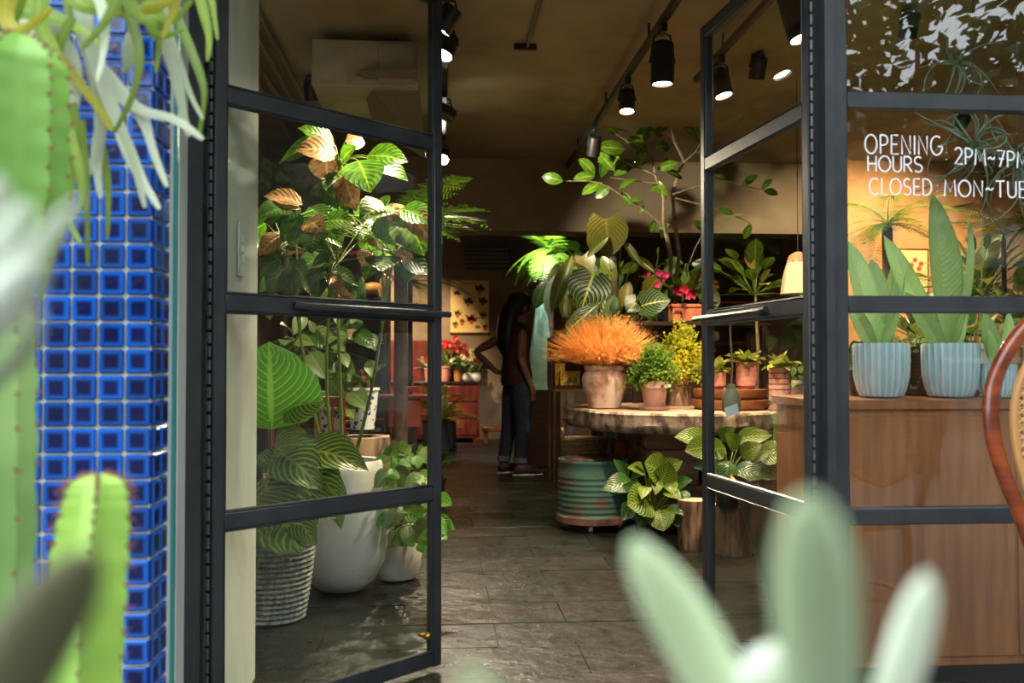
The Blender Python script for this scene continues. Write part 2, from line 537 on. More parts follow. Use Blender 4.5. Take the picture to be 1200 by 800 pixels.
# ------------------------------------------------------------ ceiling fittings
def track(name, label, x, y0, y1):
    t = thing(name, label, 'light track', (x, y0, ZC))
    part('rail', MB().box((-.017, 0, -.11), (.017, y1-y0, -.078), .003), m_blackmetal, t)
    k = 0.2
    while k < y1-y0:
        part('hanger', MB().tube([(0, k, -.08), (0, k, 0)], .006, 6), m_blackmetal, t)
        k += 1.2
    return t
track('light_track', 'long black ceiling light track beside the left glass door edge', .035, 3.2, 7.6)
track('light_track', 'long black ceiling light track above the slab table', 1.05, 3.2, 7.6)
track('light_track', 'short black ceiling light track carrying two tilted spots', 1.46, 3.3, 5.2)

def spot(name, label, top, aim, L=.2, r=.055, power=150, col=(1, .80, .56), ang=60, blend=.6, glow=30, hang=.03):
    """cylinder spotlight hung at `top` by a yoke and pointing towards `aim`"""
    top = Vector(top); aim = Vector(aim)
    t = thing(name, label, 'spotlight', top)
    ax = (aim-top).normalized()
    c = Vector((0, 0, -hang)) - Vector((0, 0, L*.5))
    st, en = c-ax*L*.5, c+ax*L*.5
    q = Vector((0, 0, 1)).rotation_difference(ax).to_matrix()
    mb = MB().lathe([(r*.75, 0), (r*.96, .008), (r, .02), (r, L), (r*.9, L), (r*.86, L-.03), (r*.3, L-.05)], 20)
    mb.v = [tuple(st + q @ Vector(v)) for v in mb.v]
    part('housing', mb, m_blackmetal, t)
    mb = MB().lathe([(r*.84, 0), (r*.8, .012), (r*.4, .02)], 18)
    mb.v = [tuple(en - ax*.024 + q @ Vector(v)) for v in mb.v]
    part('lens', mb, emat('lamp_glow_%d' % glow, (1, .86, .68), glow), t)
    sd = Vector((1, 0, 0))
    part('yoke', MB().tube([c+sd*(r+.004), Vector((r*.7, 0, -hang*.4)), Vector((0, 0, 0)), Vector((-r*.7, 0, -hang*.4)), c-sd*(r+.004)], .005, 6), m_blackmetal, t)
    part('adapter', MB().box((-.016, -.04, -.01), (.016, .04, .03), .003), m_blackmetal, t)
    l = bpy.data.lights.new('beam', 'SPOT')
    l.energy = power; l.color = col; l.spot_size = R(ang); l.spot_blend = blend; l.shadow_soft_size = .03
    lo = bpy.data.objects.new('beam', l); COL.objects.link(lo); lo.parent = t
    lo.location = en+ax*.012
    lo.rotation_euler = ax.to_track_quat('-Z', 'Y').to_euler()
    return t
TZ = ZC-.141
WARM = (1, .74, .46)
spot('track_spotlight', 'black cylinder spotlight aimed straight down over the slab table', (1.05, 4.32, TZ), (1.05, 4.34, .75), power=120, col=WARM, ang=120, glow=14, hang=.05)
spot('track_spotlight', 'small black spotlight with bright lens shining into the rubber tree', (1.05, 5.15, TZ), (1.0, 4.95, 1.4), L=.13, r=.045, power=75, col=(1, .88, .7), ang=130, glow=60)
spot('track_spotlight', 'black spotlight partly behind the rubber tree leaves', (1.05, 6.25, TZ), (.95, 6.9, 1.25), L=.13, r=.045, power=32, col=WARM, ang=70, glow=30)
spot('track_spotlight', 'black double spotlight behind the left door stile, glowing orange', (.035, 4.0, TZ), (-.62, 4.2, 1.6), L=.11, r=.05, power=105, col=(1, .80, .55), ang=100, glow=60)
spot('track_spotlight', 'black spotlight facing the plants inside the left door', (.035, 4.35, TZ), (-.6, 3.75, .6), L=.11, r=.05, power=110, col=WARM, ang=75, glow=40)
spot('track_spotlight', 'small black spotlight low on the far part of the left track', (.035, 6.7, TZ), (-.1, 5.6, 1.7), L=.11, r=.045, power=200, col=(1, .84, .6), ang=75, glow=60)
spot('track_spotlight', 'large tilted spotlight seen through the right glass door', (1.46, 3.72, TZ), (1.75, 3.5, 1.2), L=.21, r=.055, power=45, col=WARM, ang=80, glow=20)
spot('track_spotlight', 'tilted spotlight farther along the short track behind the right door', (1.46, 4.75, TZ), (1.75, 4.5, 1.2), L=.15, r=.05, power=55, col=WARM, ang=85, glow=20)
spot('track_spotlight', 'added black spotlight on the left track brightening the rubber tree', (.035, 5.5, TZ), (1.2, 6.6, 2.15), L=.11, r=.045, power=160, col=(1, .88, .62), ang=50, glow=20)  # extra spot behind the door stile, added to brighten the rubber tree
# rear room spots, and spots added to brighten shelf, small pots and window plants
def plain_fixture(label, loc, aim, power, ang=80, col=WARM):
    spot('ceiling_spotlight', label, loc, aim, L=.12, r=.045, power=power, col=col, ang=ang, glow=20, hang=.02)
plain_fixture('black ceiling spotlight aimed at the botanical poster', (-.55, 10.9, ZC), (-.62, 12.2, 1.2), 210, 80)
plain_fixture('black ceiling spotlight over the red chest of drawers', (-.95, 10.6, ZC), (-.95, 11.9, .8), 170, 80)
plain_fixture('black ceiling spotlight aimed at the ochre partition wall', (3.5, 6.0, ZC), (3.5, 7.6, 1.3), 220, 100)
plain_fixture('added ceiling spotlight brightening the plants behind the window lettering', (2.25, 4.3, ZC), (2.3, 5.2, .9), 120, 90)
plain_fixture('added ceiling spotlight brightening the small pots right of the table', (1.75, 5.0, ZC), (1.65, 5.8, .8), 130, 80)
plain_fixture('added ceiling spotlight brightening the dark shelf', (-.75, 5.6, ZC), (-.75, 6.3, 1.2), 70, 70)
plain_fixture('black ceiling spotlight over the tree fern behind the beam', (1.0, 8.85, ZC), (1.05, 9.4, 1.9), 300, 60, (1, 1, .9))

# hanging white air handler with its open flap
a = P(365, 40, 4.75); b = P(490, 100, 4.75)
ac = thing('air_conditioner', 'boxy pale air conditioner hung under the ceiling with open flap', 'air conditioner', (a.x, a.y, b.z))
m_ac = mat('ac_paint', H('a39c8b'), .6, H('8d8675'), 4)
hh = ZC-.06-b.z
part('body', MB().box((0, 0, 0), (b.x-a.x, .6, hh), .006), m_ac, ac)
part('side_panel', MB().box((b.x-a.x-.20, -.012, .01), (b.x-a.x-.02, 0, hh-.02), .003), m_ac, ac)
for x in (.1, .42):
    part('hanger_rod', MB().tube([(x, .15, hh-.01), (x, .15, hh+.06)], .006, 6), m_blackmetal, ac)
part('flap', MB().add([tuple(v-ac.location) for v in (P(421, 84, 4.72), P(489, 82, 4.72), P(499, 186, 5.3), P(438, 150, 5.3))] + [tuple(v-ac.location+Vector((0, 0, .014))) for v in (P(421, 84, 4.72), P(489, 82, 4.72), P(499, 186, 5.3), P(438, 150, 5.3))], [(0, 1, 2, 3), (7, 6, 5, 4), (0, 4, 5, 1), (1, 5, 6, 2), (2, 6, 7, 3), (3, 7, 4, 0)]), mat('ac_flap', H('6b5f50'), .5), ac, False)
# conduits
t = thing('conduit_bundle', 'bundle of four thin grey conduits along the left ceiling edge', 'conduit', (-.86, 3.2, ZC))
for i in range(4):
    part('conduit', MB().tube([(-.07*i, 0, -.03-.012*i), (-.07*i, 4.5, -.03-.012*i)], .016, 8), mat('conduit_paint', H('6c6357'), .5), t)
cp = P(655, 0, 4.4); 
t = thing('ceiling_rod', 'single thin rusty conduit ending in mid ceiling', 'conduit', (.47, 4.2, ZC))
part('pipe', MB().tube([(0, -.9, -.018), (0, .75, -.018)], .009, 6), mat('rusty_pipe', H('5f4637'), .6), t)
part('end_clip', MB().box((-.07, .74, -.03), (.05, .765, 0)), m_blackmetal, t)
t = thing('wall_switch', 'pale double switch plate on the plaster jamb', 'switch', (-.577, 2.78, 1.33))
part('plate', MB().box((0, -.035, -.08), (.008, .035, .08), .003), m_plaster, t)
for dz in (-.03, .0, .03):
    part('rocker', MB().box((.008, -.012, dz-.010), (.012, .012, dz+.010), .001), m_white, t)
# ------------------------------------------------------------ outdoors behind the photographer (seen mirrored in the glass)
def foliage_cloud(c, rad, n, size, mb=None):
    mb = mb or MB()
    c = Vector(c)
    for _ in range(n):
        d = Vector((rnd(-1, 1), rnd(-1, 1), rnd(-1, 1)))
        if d.length > 1 or d.length < .25: continue
        p = c + Vector((d.x*rad[0], d.y*rad[1], d.z*rad[2]))
        a = Vector((rnd(-1, 1), rnd(-1, 1), rnd(-1, .3))).normalized()
        b = a.orthogonal().normalized()
        s_ = size*rnd(.6, 1.3)
        mb.add([p, p+a*s_*.5+b*s_*.28, p+a*s_, p+a*s_*.5-b*s_*.28], [(0, 1, 2, 3)])
    return mb
m_tleaf = leafmat('street_tree_leaf', H('3d5a26'), rough=.5, col2=H('2a4319'), transl=.3)
def street_tree(label, x, y, h, lobes, n):
    t = thing('street_tree', label, 'tree', (x, y, 0), 0, 'street trees facing the shop')
    br = MB().tube([(0, 0, 0), (.05, 0, h*.35), (-.05, .05, h*.7), (.02, 0, h)], [.16, .13, .10, .05], 8)
    for (lx, ly, lz, r) in lobes:
        br.tube([(0, 0, h*.45), (lx*.5, ly*.5, lz*.75), (lx, ly, lz)], [.07, .05, .02], 6)
    part('trunk', br, m_darkbark, t)
    mb = MB()
    for (lx, ly, lz, r) in lobes:
        foliage_cloud((lx, ly, lz), (r, r, r*.8), n, .17, mb)
    o = part('foliage', mb, m_tleaf, t, False); o['kind'] = 'stuff'
LOB = [(0, 0, 4.0, 1.5), (1.1, .3, 3.3, 1.2), (-1.1, -.2, 3.2, 1.2), (.3, .8, 2.9, 1.0), (-.4, -.8, 4.9, 1.2)]
street_tree('broad leafy street tree mirrored in the display window', 4.4, -3.2, 3.4, LOB, 1500)
street_tree('leafy street tree beside the grey building corner', -.2, -5.6, 3.3, LOB, 1300)
street_tree('low spreading street tree near the kerb', 8.2, -.6, 3.0, LOB, 1500)
street_tree('street tree across from the tiled pillar', -5.0, -4.4, 3.4, LOB, 1200)
bd = thing('street_building', 'pale grey building across the street', 'building', (4, -11, 0))
part('wall', MB().box((-16, -1, 0), (14, 0, 5.5)), mat('street_render', H('7d7f7c'), .9, H('6a6c69'), 1.2), bd, False)
for k in range(7):
    w_ = part('window', MB().box((-13+k*3.6, 0, 1.1), (-11.4+k*3.6, .06, 2.7)), m_dark, bd, False)
    part('window_ledge', MB().box((-13.1+k*3.6, 0, 1.0), (-11.3+k*3.6, .14, 1.1)), mat('street_ledge', H('c2c3bf'), .9), w_, False)
sb = thing('side_building', 'dark brick house along the pavement beyond the display window', 'building', (11.6, -1.5, 0))
part('wall', MB().box((0, -8, 0), (1, 9, 5)), mat('side_render', H('6d625a'), .9, H('57504a'), 1.5), sb, False)
part('door', MB().box((-.05, 1, 0), (0, 2, 2.1)), m_darkwood, sb, False)

# ------------------------------------------------------------ leaves
def prof(kind, v):
    if kind == 'round': return .46*max(0, math.sin(PI*v**.80))**.62
    if kind == 'ovate': return .29*max(0, math.sin(PI*v**.78))**.85
    if kind == 'oval': return .24*max(0, math.sin(PI*v))**.7
    if kind == 'heart': return .43*max(0, math.sin(PI*(.16+.84*v)**.9))**.9 if v < 1 else 0
    if kind == 'lance': return .115*max(0, math.sin(PI*v**.85))**.8
    if kind == 'obov': return .27*max(0, math.sin(PI*v**1.35))**.8
    if kind == 'blade': return .10*(min(1, .55+v*1.0))*max(0, 1-v**5)**.8
    return .1
LM = {}
def leaf_mesh(kind, m, bend=.6, fold=.25, wav=.0, nv=9, nu=2):
    key = (kind, m.name, bend, fold, wav, nv)
    if key in LM: return LM[key]
    y = z = 0.0
    spine = []
    for i in range(nv+1):
        v = i/nv
        spine.append((y, z))
        th = -bend*(v - .5)*1.0
        y += math.cos(th)/nv; z += math.sin(th)/nv
    y1, z1 = spine[-1]
    L = math.hypot(y1, z1); an = math.atan2(z1, y1)
    mb = MB(); mb.uv = []
    for i in range(nv+1):
        v = i/nv
        yy, zz_ = spine[i]
        yr = (yy*math.cos(an)+zz_*math.sin(an))/L; zr = (-yy*math.sin(an)+zz_*math.cos(an))/L
        w = max(prof(kind, v), .002)
        for j in range(-nu, nu+1):
            u = j/nu
            off = 0
            if kind == 'heart': off = -.17*abs(u)**1.2*(1-v)**3
            mb.v.append((u*w, yr+off, zr + fold*abs(u)*w + wav*math.sin(v*17+j)*abs(u)*w))
            mb.uv.append((u*.5+.5, v))
    k = 2*nu+1
    for i in range(nv):
        for j in range(k-1):
            a_ = i*k+j
            mb.f.append((a_, a_+1, a_+k+1, a_+k))
    me = mb.mesh(kind+'_leaf', m, True)
    LM[key] = me
    return me
def leaf(parent, me, base, tip, up=(0, 0, 1), w=1.0, name='leaf'):
    """one leaf between two world points; `up` is where its upper face looks"""
    o_ = Vector(parent.location)
    base = Vector(base); tip = Vector(tip)
    y = tip-base; L = y.length; y.normalize()
    up = Vector(up)
    x = y.cross(up)
    if x.length < 1e-4: x = y.orthogonal()
    x.normalize(); z = x.cross(y)
    M = Matrix(((x.x*L*w, y.x*L, z.x*L, base.x-o_.x), (x.y*L*w, y.y*L, z.y*L, base.y-o_.y), (x.z*L*w, y.z*L, z.z*L, base.z-o_.z), (0, 0, 0, 1)))
    ob = link(name, me, parent)
    ob.matrix_local = M
    return ob
def curve(a, b, sag=(0, 0, 0), n=6):
    a = Vector(a); b = Vector(b); s = Vector(sag)
    return [a.lerp(b, i/n) + s*(4*(i/n)*(1-i/n)) for i in range(n+1)]
def stem(parent, a, b, r=.004, sag=(0, 0, 0), m=None, name='stem', n=5):
    o_ = Vector(parent.location)
    pts = [p-o_ for p in curve(a, b, sag, n)]
    return part(name, MB().tube(pts, [r*(1-.4*i/n) for i in range(n+1)], 5), m or m_stem, parent)
TOCAM = (CO - P(600, 400, 4)).normalized()
def leafpx(parent, me, b, t, d0, d1, w=1.0, tilt=(0, 0, .4), root=None, rr=.004, sm=None):
    """leaf from pixel b at depth d0 to pixel t at depth d1, face towards the viewer side plus tilt"""
    B = P(b[0], b[1], d0); T = P(t[0], t[1], d1)
    o = leaf(parent, me, B, T, TOCAM+Vector(tilt), w)
    if root is not None: stem(parent, root, B, rr, (0, 0, .02), sm)
    return o
def rosette(parent, c, n, me, L, el=(10, 70), stemL=(.1, .25), w=1.0, az=(0, 360), rr=.004, droop=.3, sm=None, spread=.02, seed=None):
    """leaves on stalks rising from one point"""
    c = Vector(c)
    mes = me if isinstance(me, (list, tuple)) else [me]
    for i in range(n):
        a = R(az[0]+(az[1]-az[0])*(i+rnd(-.35, .35))/n)
        e = R(rnd(*el))
        s_ = rnd(*stemL)
        d = Vector((math.cos(a)*math.cos(e), math.sin(a)*math.cos(e), math.sin(e)))
        p0 = c + Vector((math.cos(a), math.sin(a), 0))*spread
        p1 = p0 + d*s_
        e2 = e - droop*rnd(.6, 1.6)
        d2 = Vector((math.cos(a)*math.cos(e2), math.sin(a)*math.cos(e2), math.sin(e2)))
        l_ = rnd(*L)
        stem(parent, p0, p1, rr, (0, 0, .01), sm)
        leaf(parent, random.choice(mes), p1, p1+d2*l_, Vector((0, 0, 1))+Vector((rnd(-.4, .4), rnd(-.6, .1), 0)), w)

def frond_mesh(name, m, n=22, bip=False, bend=.8, wid=.28, tw=.045):
    """a fern frond of unit length along +Y with paired leaflets (each pair toothed again when bip)"""
    if name in LM: return LM[name]
    y = z = 0; sp = []
    for i in range(n+1):
        v = i/n; sp.append((y, z)); th = -bend*(v-.5); y += math.cos(th)/n; z += math.sin(th)/n
    y1, z1 = sp[-1]; L = math.hypot(y1, z1); an = math.atan2(z1, y1)
    sp = [((a*math.cos(an)+b*math.sin(an))/L, (-a*math.sin(an)+b*math.cos(an))/L) for a, b in sp]
    mb = MB()
    mb.tube([(0, a, b) for a, b in sp], [.008*(1-.8*i/n) for i in range(n+1)], 4)
    for i in range(1, n+1):
        v = i/n
        l_ = wid*max(.12, math.sin(PI*min(1, .12+v*.9))**.7)
        for s_ in (-1, 1):
            b = Vector((0, sp[i][0], sp[i][1]))
            d = Vector((s_*1.0, .45, -.12+rnd(-.1, .1))).normalized()
            q = Vector((0, 1, 0)) - d*d.y; q.normalize()
            if not bip:
                mb.add([b, b+d*l_*.45+q*tw*.5, b+d*l_, b+d*l_*.45-q*tw*.5], [(0, 1, 2, 3)])
            else:
                k = 8
                for j in range(1, k+1):
                    t_ = j/k
                    bb = b+d*l_*t_
                    ll = l_*.24*(1.05-t_)+.006
                    for s2 in (-1, 1):
                        d2 = (q*s2+d*.5).normalized()
                        mb.add([bb, bb+d2*ll*.5+d*.008, bb+d2*ll, bb+d2*ll*.5-d*.008], [(0, 1, 2, 3)])
    me = mb.mesh(name, m, False)
    LM[name] = me
    return me

# leaf materials
M_cal = leafmat('calathea_leaf', H('2c5c22'), H('77883a'), 'stripes', 9, .45, .32, transl=.22, thr=.66, spec=.35)
M_calbig = leafmat('orbifolia_leaf', H('3f7f2c'), H('6aa548'), 'veins', 11, .5, .25, transl=.2, width=.18)
M_caldark = leafmat('dark_calathea_leaf', H('1a4020'), H('47713f'), 'stripes', 8, .5, .3, transl=.15, thr=.72)
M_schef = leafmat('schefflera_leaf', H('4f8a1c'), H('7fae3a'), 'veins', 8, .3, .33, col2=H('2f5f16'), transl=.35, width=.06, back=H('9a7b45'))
M_schefd = leafmat('schefflera_painted_shade_leaf', H('2c5420'), H('4c7a38'), 'veins', 8, .3, .3, transl=.25, width=.05)  # darker copy of the schefflera leaf, shade put into its colour
M_bronze = leafmat('bronze_leaf', H('a88354'), H('c9a777'), 'veins', 7, .3, .35, col2=H('7d5f3a'), transl=.15, width=.08)
M_rubber = leafmat('rubber_leaf', H('5c8a2a'), H('93b454'), 'mid', rough=.28, col2=H('3d6a1e'), transl=.3)
M_fern = leafmat('fern_leaf', H('6f9f25'), rough=.5, col2=H('3f7420'), transl=.35)
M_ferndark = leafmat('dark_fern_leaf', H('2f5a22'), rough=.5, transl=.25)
M_maiden = leafmat('maidenhair_leaf', H('6d9a2c'), rough=.5, col2=H('4b7d2a'), transl=.35)
M_maideny = leafmat('yellow_maidenhair_leaf', H('a9b02a'), rough=.5, col2=H('7d9224'), transl=.35)
M_anth = leafmat('veined_anthurium_leaf', H('16381b'), H('93aa62'), 'veins', 7, .55, .3, transl=.12, width=.10)
M_anthy = leafmat('golden_anthurium_leaf', H('4c5418'), H('6c6624'), 'veins', 8, .55, .35, transl=.3, width=.12)
M_olive = leafmat('olive_strap_leaf', H('3f4f1c'), H('6a7a30'), 'mid', rough=.35, transl=.2)
M_silver = leafmat('silver_strap_leaf', H('8fb0a4'), H('4e7d6a'), 'veins', 16, .5, .3, transl=.15, width=.2)
M_maranta = leafmat('maranta_leaf', H('5a9a3a'), H('2e6a2a'), 'stripes', 7, .4, .35, transl=.3, thr=.7)
M_sans = leafmat('whale_fin_leaf', H('b6d37e'), H('bbd788'), 'stripes', 30, .1, .4, transl=.12, thr=.75, edge=H('a3c670'))
M_succ = leafmat('succulent_leaf', H('5f8f4a'), rough=.4, col2=H('a3a45c'), transl=.2)
M_dusty = leafmat('dusty_green_leaf', H('55754a'), H('74906a'), 'mid', rough=.4, transl=.2)

def potlathe(r0, r1, h, lip=.012, th=.012, ft=.0):
    return [(r0*.9, 0), (r0, .004), (r0+(r1-r0)*.8, h*.8), (r1, h-lip*2), (r1+lip*.5, h-lip*1.6), (r1+lip*.5, h), (r1-th, h), (r1-th*1.2, h-.03), (.01, h-.035)]
def simple_pot(parent, c, r0, r1, h, m, lip=.012, name='pot', n=24):
    pr = potlathe(r0, r1, h, lip, min(.012, r1*.2))
    o = part(name, MB().lathe(pr[:-1]+[(r1*.5, h-.035)], n, c), m, parent)
    part('soil', MB().lathe([(r1*.86, h-.034), (r1*.8, h-.022), (r1*.3, h-.016)], 14, c, jit=.02), m_soil, parent)
    return o

# ------------------------------------------------------------ plants inside the left door
# striped calathea in a woven rope basket
loc = PZ(318, 724)
t = thing('potted_calathea', 'round-leaved striped calathea in a pale woven rope basket by the jamb', 'potted plant', loc)
mb = MB()
for k in range(17):
    f = k/16
    rr = .125+.045*f**.8
    mb.lathe([(rr-.006, k*.0205), (rr+.004, k*.0205+.004), (rr+.008, k*.0205+.010), (rr+.004, k*.0205+.017), (rr-.006, k*.0205+.021)], 40, rip=.012, nr=20)
def ropemat():
    tt = NT('woven_rope')
    b = tt.mix(tt.ramp(tt.noise(60, 3, stretch=(1, 1, .35)), .35, .65), H('a9aba0'), H('6f7a78'))
    tt.set(Base_Color=b, Roughness=.9); tt.bump(tt.noise(120, 3), .6, .004)
    return tt.m
part('rope_basket', mb, ropemat(), t)
part('soil', MB().lathe([(.15, .31), (.14, .325), (.03, .33)], 16), m_soil, t)
rt = loc + Vector((0, 0, .33))
lb = leaf_mesh('round', M_calbig, .5, .18, .03)
lc = leaf_mesh('round', M_cal, .9, .2, .05)
ld = leaf_mesh('ovate', M_cal, 1.1, .22, .06)
for (b, tp, d0, d1, w, me, tl) in [
    ((318, 503), (316, 400), 3.45, 3.35, .95, lb, (.2, 0, .3)),
    ((333, 478), (381, 474), 3.45, 3.40, .95, lc, (0, 0, .7)),
    ((350, 470), (372, 438), 3.55, 3.6, .9, leaf_mesh('ovate', M_dusty, .5, .2), (.3, 0, .2)),
    ((322, 520), (358, 505), 3.5, 3.45, .9, ld, (0, 0, .8)),
    ((318, 545), (355, 520), 3.5, 3.3, .8, ld, (0, 0, .8)),
    ((325, 530), (378, 574), 3.5, 3.3, .9, ld, (.1, 0, .6)),
    ((310, 560), (338, 640), 3.45, 3.25, .95, lc, (-.1, 0, .4)),
    ((330, 570), (395, 608), 3.45, 3.25, .8, ld, (0, 0, .7)),
    ((352, 530), (432, 552), 3.5, 3.35, .75, ld, (0, 0, .9)),
    ((345, 545), (405, 590), 3.5, 3.3, .8, ld, (.2, 0, .5)),
    ((305, 575), (300, 640), 3.4, 3.2, 1.0, lc, (0, 0, .3)),
    ((320, 585), (352, 650), 3.4, 3.2, .85, lc, (.2, 0, .4)),
    ((340, 515), (382, 552), 3.6, 3.5, .8, leaf_mesh('ovate', M_caldark, .8, .2), (0, 0, .6)),
    ((318, 500), (300, 470), 3.6, 3.6, .9, lc, (0, 0, .5)),
    ((345, 600), (372, 640), 3.35, 3.2, .8, ld, (0, 0, .4)),
    ((330, 555), (300, 535), 3.5, 3.4, .9, lc, (0, 0, .6)),
    ((378, 555), (400, 620), 3.45, 3.3, .6, ld, (.3, 0, .5)),
    ((335, 500), (362, 545), 3.65, 3.6, .9, leaf_mesh('ovate', M_dusty, .5, .2), (0, 0, .3))]:
    leafpx(t, me, b, tp, d0, d1, w*1.25, tl, rt, .005)

# big white egg planter with umbrella tree
loc = PZ(400, 690)
t = thing('potted_umbrella_tree', 'tall umbrella tree with bronze new leaves in a big white egg-shaped planter', 'potted plant', loc)
part('planter', MB().lathe([(.07, 0), (.10, .006), (.150, .05), (.188, .12), (.203, .20), (.203, .28), (.195, .40), (.183, .52), (.176, .565), (.170, .572), (.160, .568), (.158, .53), (.08, .525)], 40), m_whitepot, t)
part('soil', MB().lathe([(.157, .525), (.14, .54), (.03, .545)], 16), m_soil, t)
rt = loc+Vector((0, 0, .53))
trunks = [curve(rt+V(-.03, 0, 0), P(400, 270, 4.0), (-.05, 0, 0)), curve(rt+V(.04, .02, 0), P(455, 300, 4.05), (.03, 0, 0)), curve(rt+V(-.06, .03, 0), P(345, 310, 4.1), (-.03, 0, 0)), curve(rt+V(0, .05, 0), P(392, 250, 4.2), (.0, 0, 0))]
for tr in trunks:
    part('trunk', MB().tube([p-loc for p in tr], [.009*(1-.5*i/6) for i in range(7)], 6), m_stem, t)
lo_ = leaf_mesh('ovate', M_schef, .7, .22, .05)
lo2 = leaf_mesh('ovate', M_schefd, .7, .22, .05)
lbz = leaf_mesh('ovate', M_bronze, .9, .25, .08)
H1 = P(397, 195, 4.0); H2 = P(450, 255, 4.02); H3 = P(345, 255, 4.05); H4 = P(388, 262, 4.0); H5 = P(462, 300, 4.0); H6 = P(335, 300, 4.1); H7 = P(395, 310, 3.95)
hero = [
 (H1, (392, 170), (349, 150), lo_, .8, (0, 0, .5)), (H1, (382, 172), (326, 192), lo_, 1.0, (0, 0, .8)), (H1, (395, 180), (346, 176), lbz, .85, (0, 0, .2)),
 (H1, (383, 180), (385, 214), lbz, 1.5, (0, 0, .1)), (H1, (405, 165), (428, 168), lbz, 1.3, (0, 0, .3)), (H1, (420, 188), (434, 226), lo_, 1.15, (0, 0, .3)),
 (H1, (432, 186), (478, 212), lo_, .75, (-.2, 0, .8)), (H1, (430, 183), (478, 190), lo_, .85, (.1, 0, .5)), (H1, (403, 205), (418, 248), lbz, .7, (0, 0, .2)),
 (H1, (398, 200), (405, 248), lo_, .9, (0, 0, .2)), (H1, (390, 205), (395, 245), lo2, 1.0, (0, 0, .3)), (H1, (400, 190), (418, 172), lo_, .9, (0, 0, .4)), (H1, (412, 200), (415, 215), lo_, 1.3, (0, 0, .4)),
 (H2, (455, 240), (422, 258), lo_, .9, (0, 0, .5)), (H2, (462, 238), (461, 262), lbz, 1.2, (0, 0, .9)), (H2, (455, 250), (462, 288), lo2, 1.4, (0, 0, .2)), (H2, (478, 246), (505, 285), lbz, .75, (0, 0, .3)), (H2, (470, 245), (508, 262), lo_, .9, (0, 0, .6)), (H2, (475, 250), (497, 300), lo_, 1.0, (0, 0, .3)), (H2, (450, 245), (440, 236), lo_, 1.2, (0, 0, .5)),
 (H3, (355, 240), (309, 230), lbz, .6, (0, 0, .6)), (H3, (352, 245), (313, 247), lbz, .4, (0, 0, .6)), (H3, (350, 240), (318, 262), lo2, .9, (0, 0, .4)), (H3, (340, 245), (302, 256), lo2, .9, (0, 0, .4)), (H3, (355, 252), (330, 285), lo2, .9, (0, 0, .3)), (H3, (330, 275), (303, 300), lbz, .8, (0, 0, .3)),
 (H4, (378, 260), (420, 262), lo_, .8, (0, 0, .7)), (H4, (375, 262), (401, 290), lo_, .8, (0, 0, .4)), (H4, (362, 258), (380, 275), lbz, .9, (0, 0, .3)), (H4, (372, 270), (365, 298), lo2, 1.0, (0, 0, .3)), (H4, (352, 265), (340, 290), lo2, .9, (0, 0, .3)),
 (H5, (462, 298), (505, 321), lo2, .8, (0, 0, .4)), (H5, (462, 294), (485, 315), lbz, .7, (0, 0, .4)), (H5, (446, 292), (426, 284), lbz, .9, (0, 0, .6)), (H5, (435, 294), (424, 312), lbz, 1.4, (0, 0, .3)), (H5, (450, 300), (448, 318), lo2, 1.5, (0, 0, .3)), (H5, (470, 298), (478, 330), lo2, .7, (0, 0, .3)),
 (H6, (330, 300), (305, 325), lo2, .9, (0, 0, .3)), (H6, (335, 310), (315, 345), lo2, .9, (0, 0, .3)), (H6, (340, 305), (360, 330), lo2, .9, (0, 0, .3)), (H6, (325, 295), (302, 290), lo2, .9, (0, 0, .5)), (H6, (340, 318), (345, 352), lo2, .8, (0, 0, .3)),
 (H7, (388, 318), (420, 335), lo2, .6, (0, 0, .7)), (H7, (385, 320), (402, 350), lbz, .5, (0, 0, .5)), (H7, (380, 315), (360, 335), lo2, .9, (0, 0, .3)), (H7, (385, 335), (418, 355), lbz, .35, (0, 0, .7)), (H7, (378, 320), (370, 352), lo2, .8, (0, 0, .3)), (H7, (390, 300), (365, 312), lo2, .8, (0, 0, .5))]
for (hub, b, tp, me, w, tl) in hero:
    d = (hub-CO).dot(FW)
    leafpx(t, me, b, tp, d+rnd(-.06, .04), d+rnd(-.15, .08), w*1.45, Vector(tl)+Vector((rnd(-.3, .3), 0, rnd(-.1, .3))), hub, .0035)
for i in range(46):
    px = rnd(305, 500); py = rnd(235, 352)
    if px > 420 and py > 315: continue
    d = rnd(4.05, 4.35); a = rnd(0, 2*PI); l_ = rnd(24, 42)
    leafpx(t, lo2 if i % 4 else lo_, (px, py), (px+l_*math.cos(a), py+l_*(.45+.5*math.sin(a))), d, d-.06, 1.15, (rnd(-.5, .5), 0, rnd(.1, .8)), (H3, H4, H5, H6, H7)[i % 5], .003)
for hub, tr in ((H1, trunks[3]), (H2, trunks[1]), (H3, trunks[2]), (H4, trunks[0]), (H5, trunks[1]), (H6, trunks[2]), (H7, trunks[0])):
    stem(t, tr[4], hub, .007, (0, 0, .03))

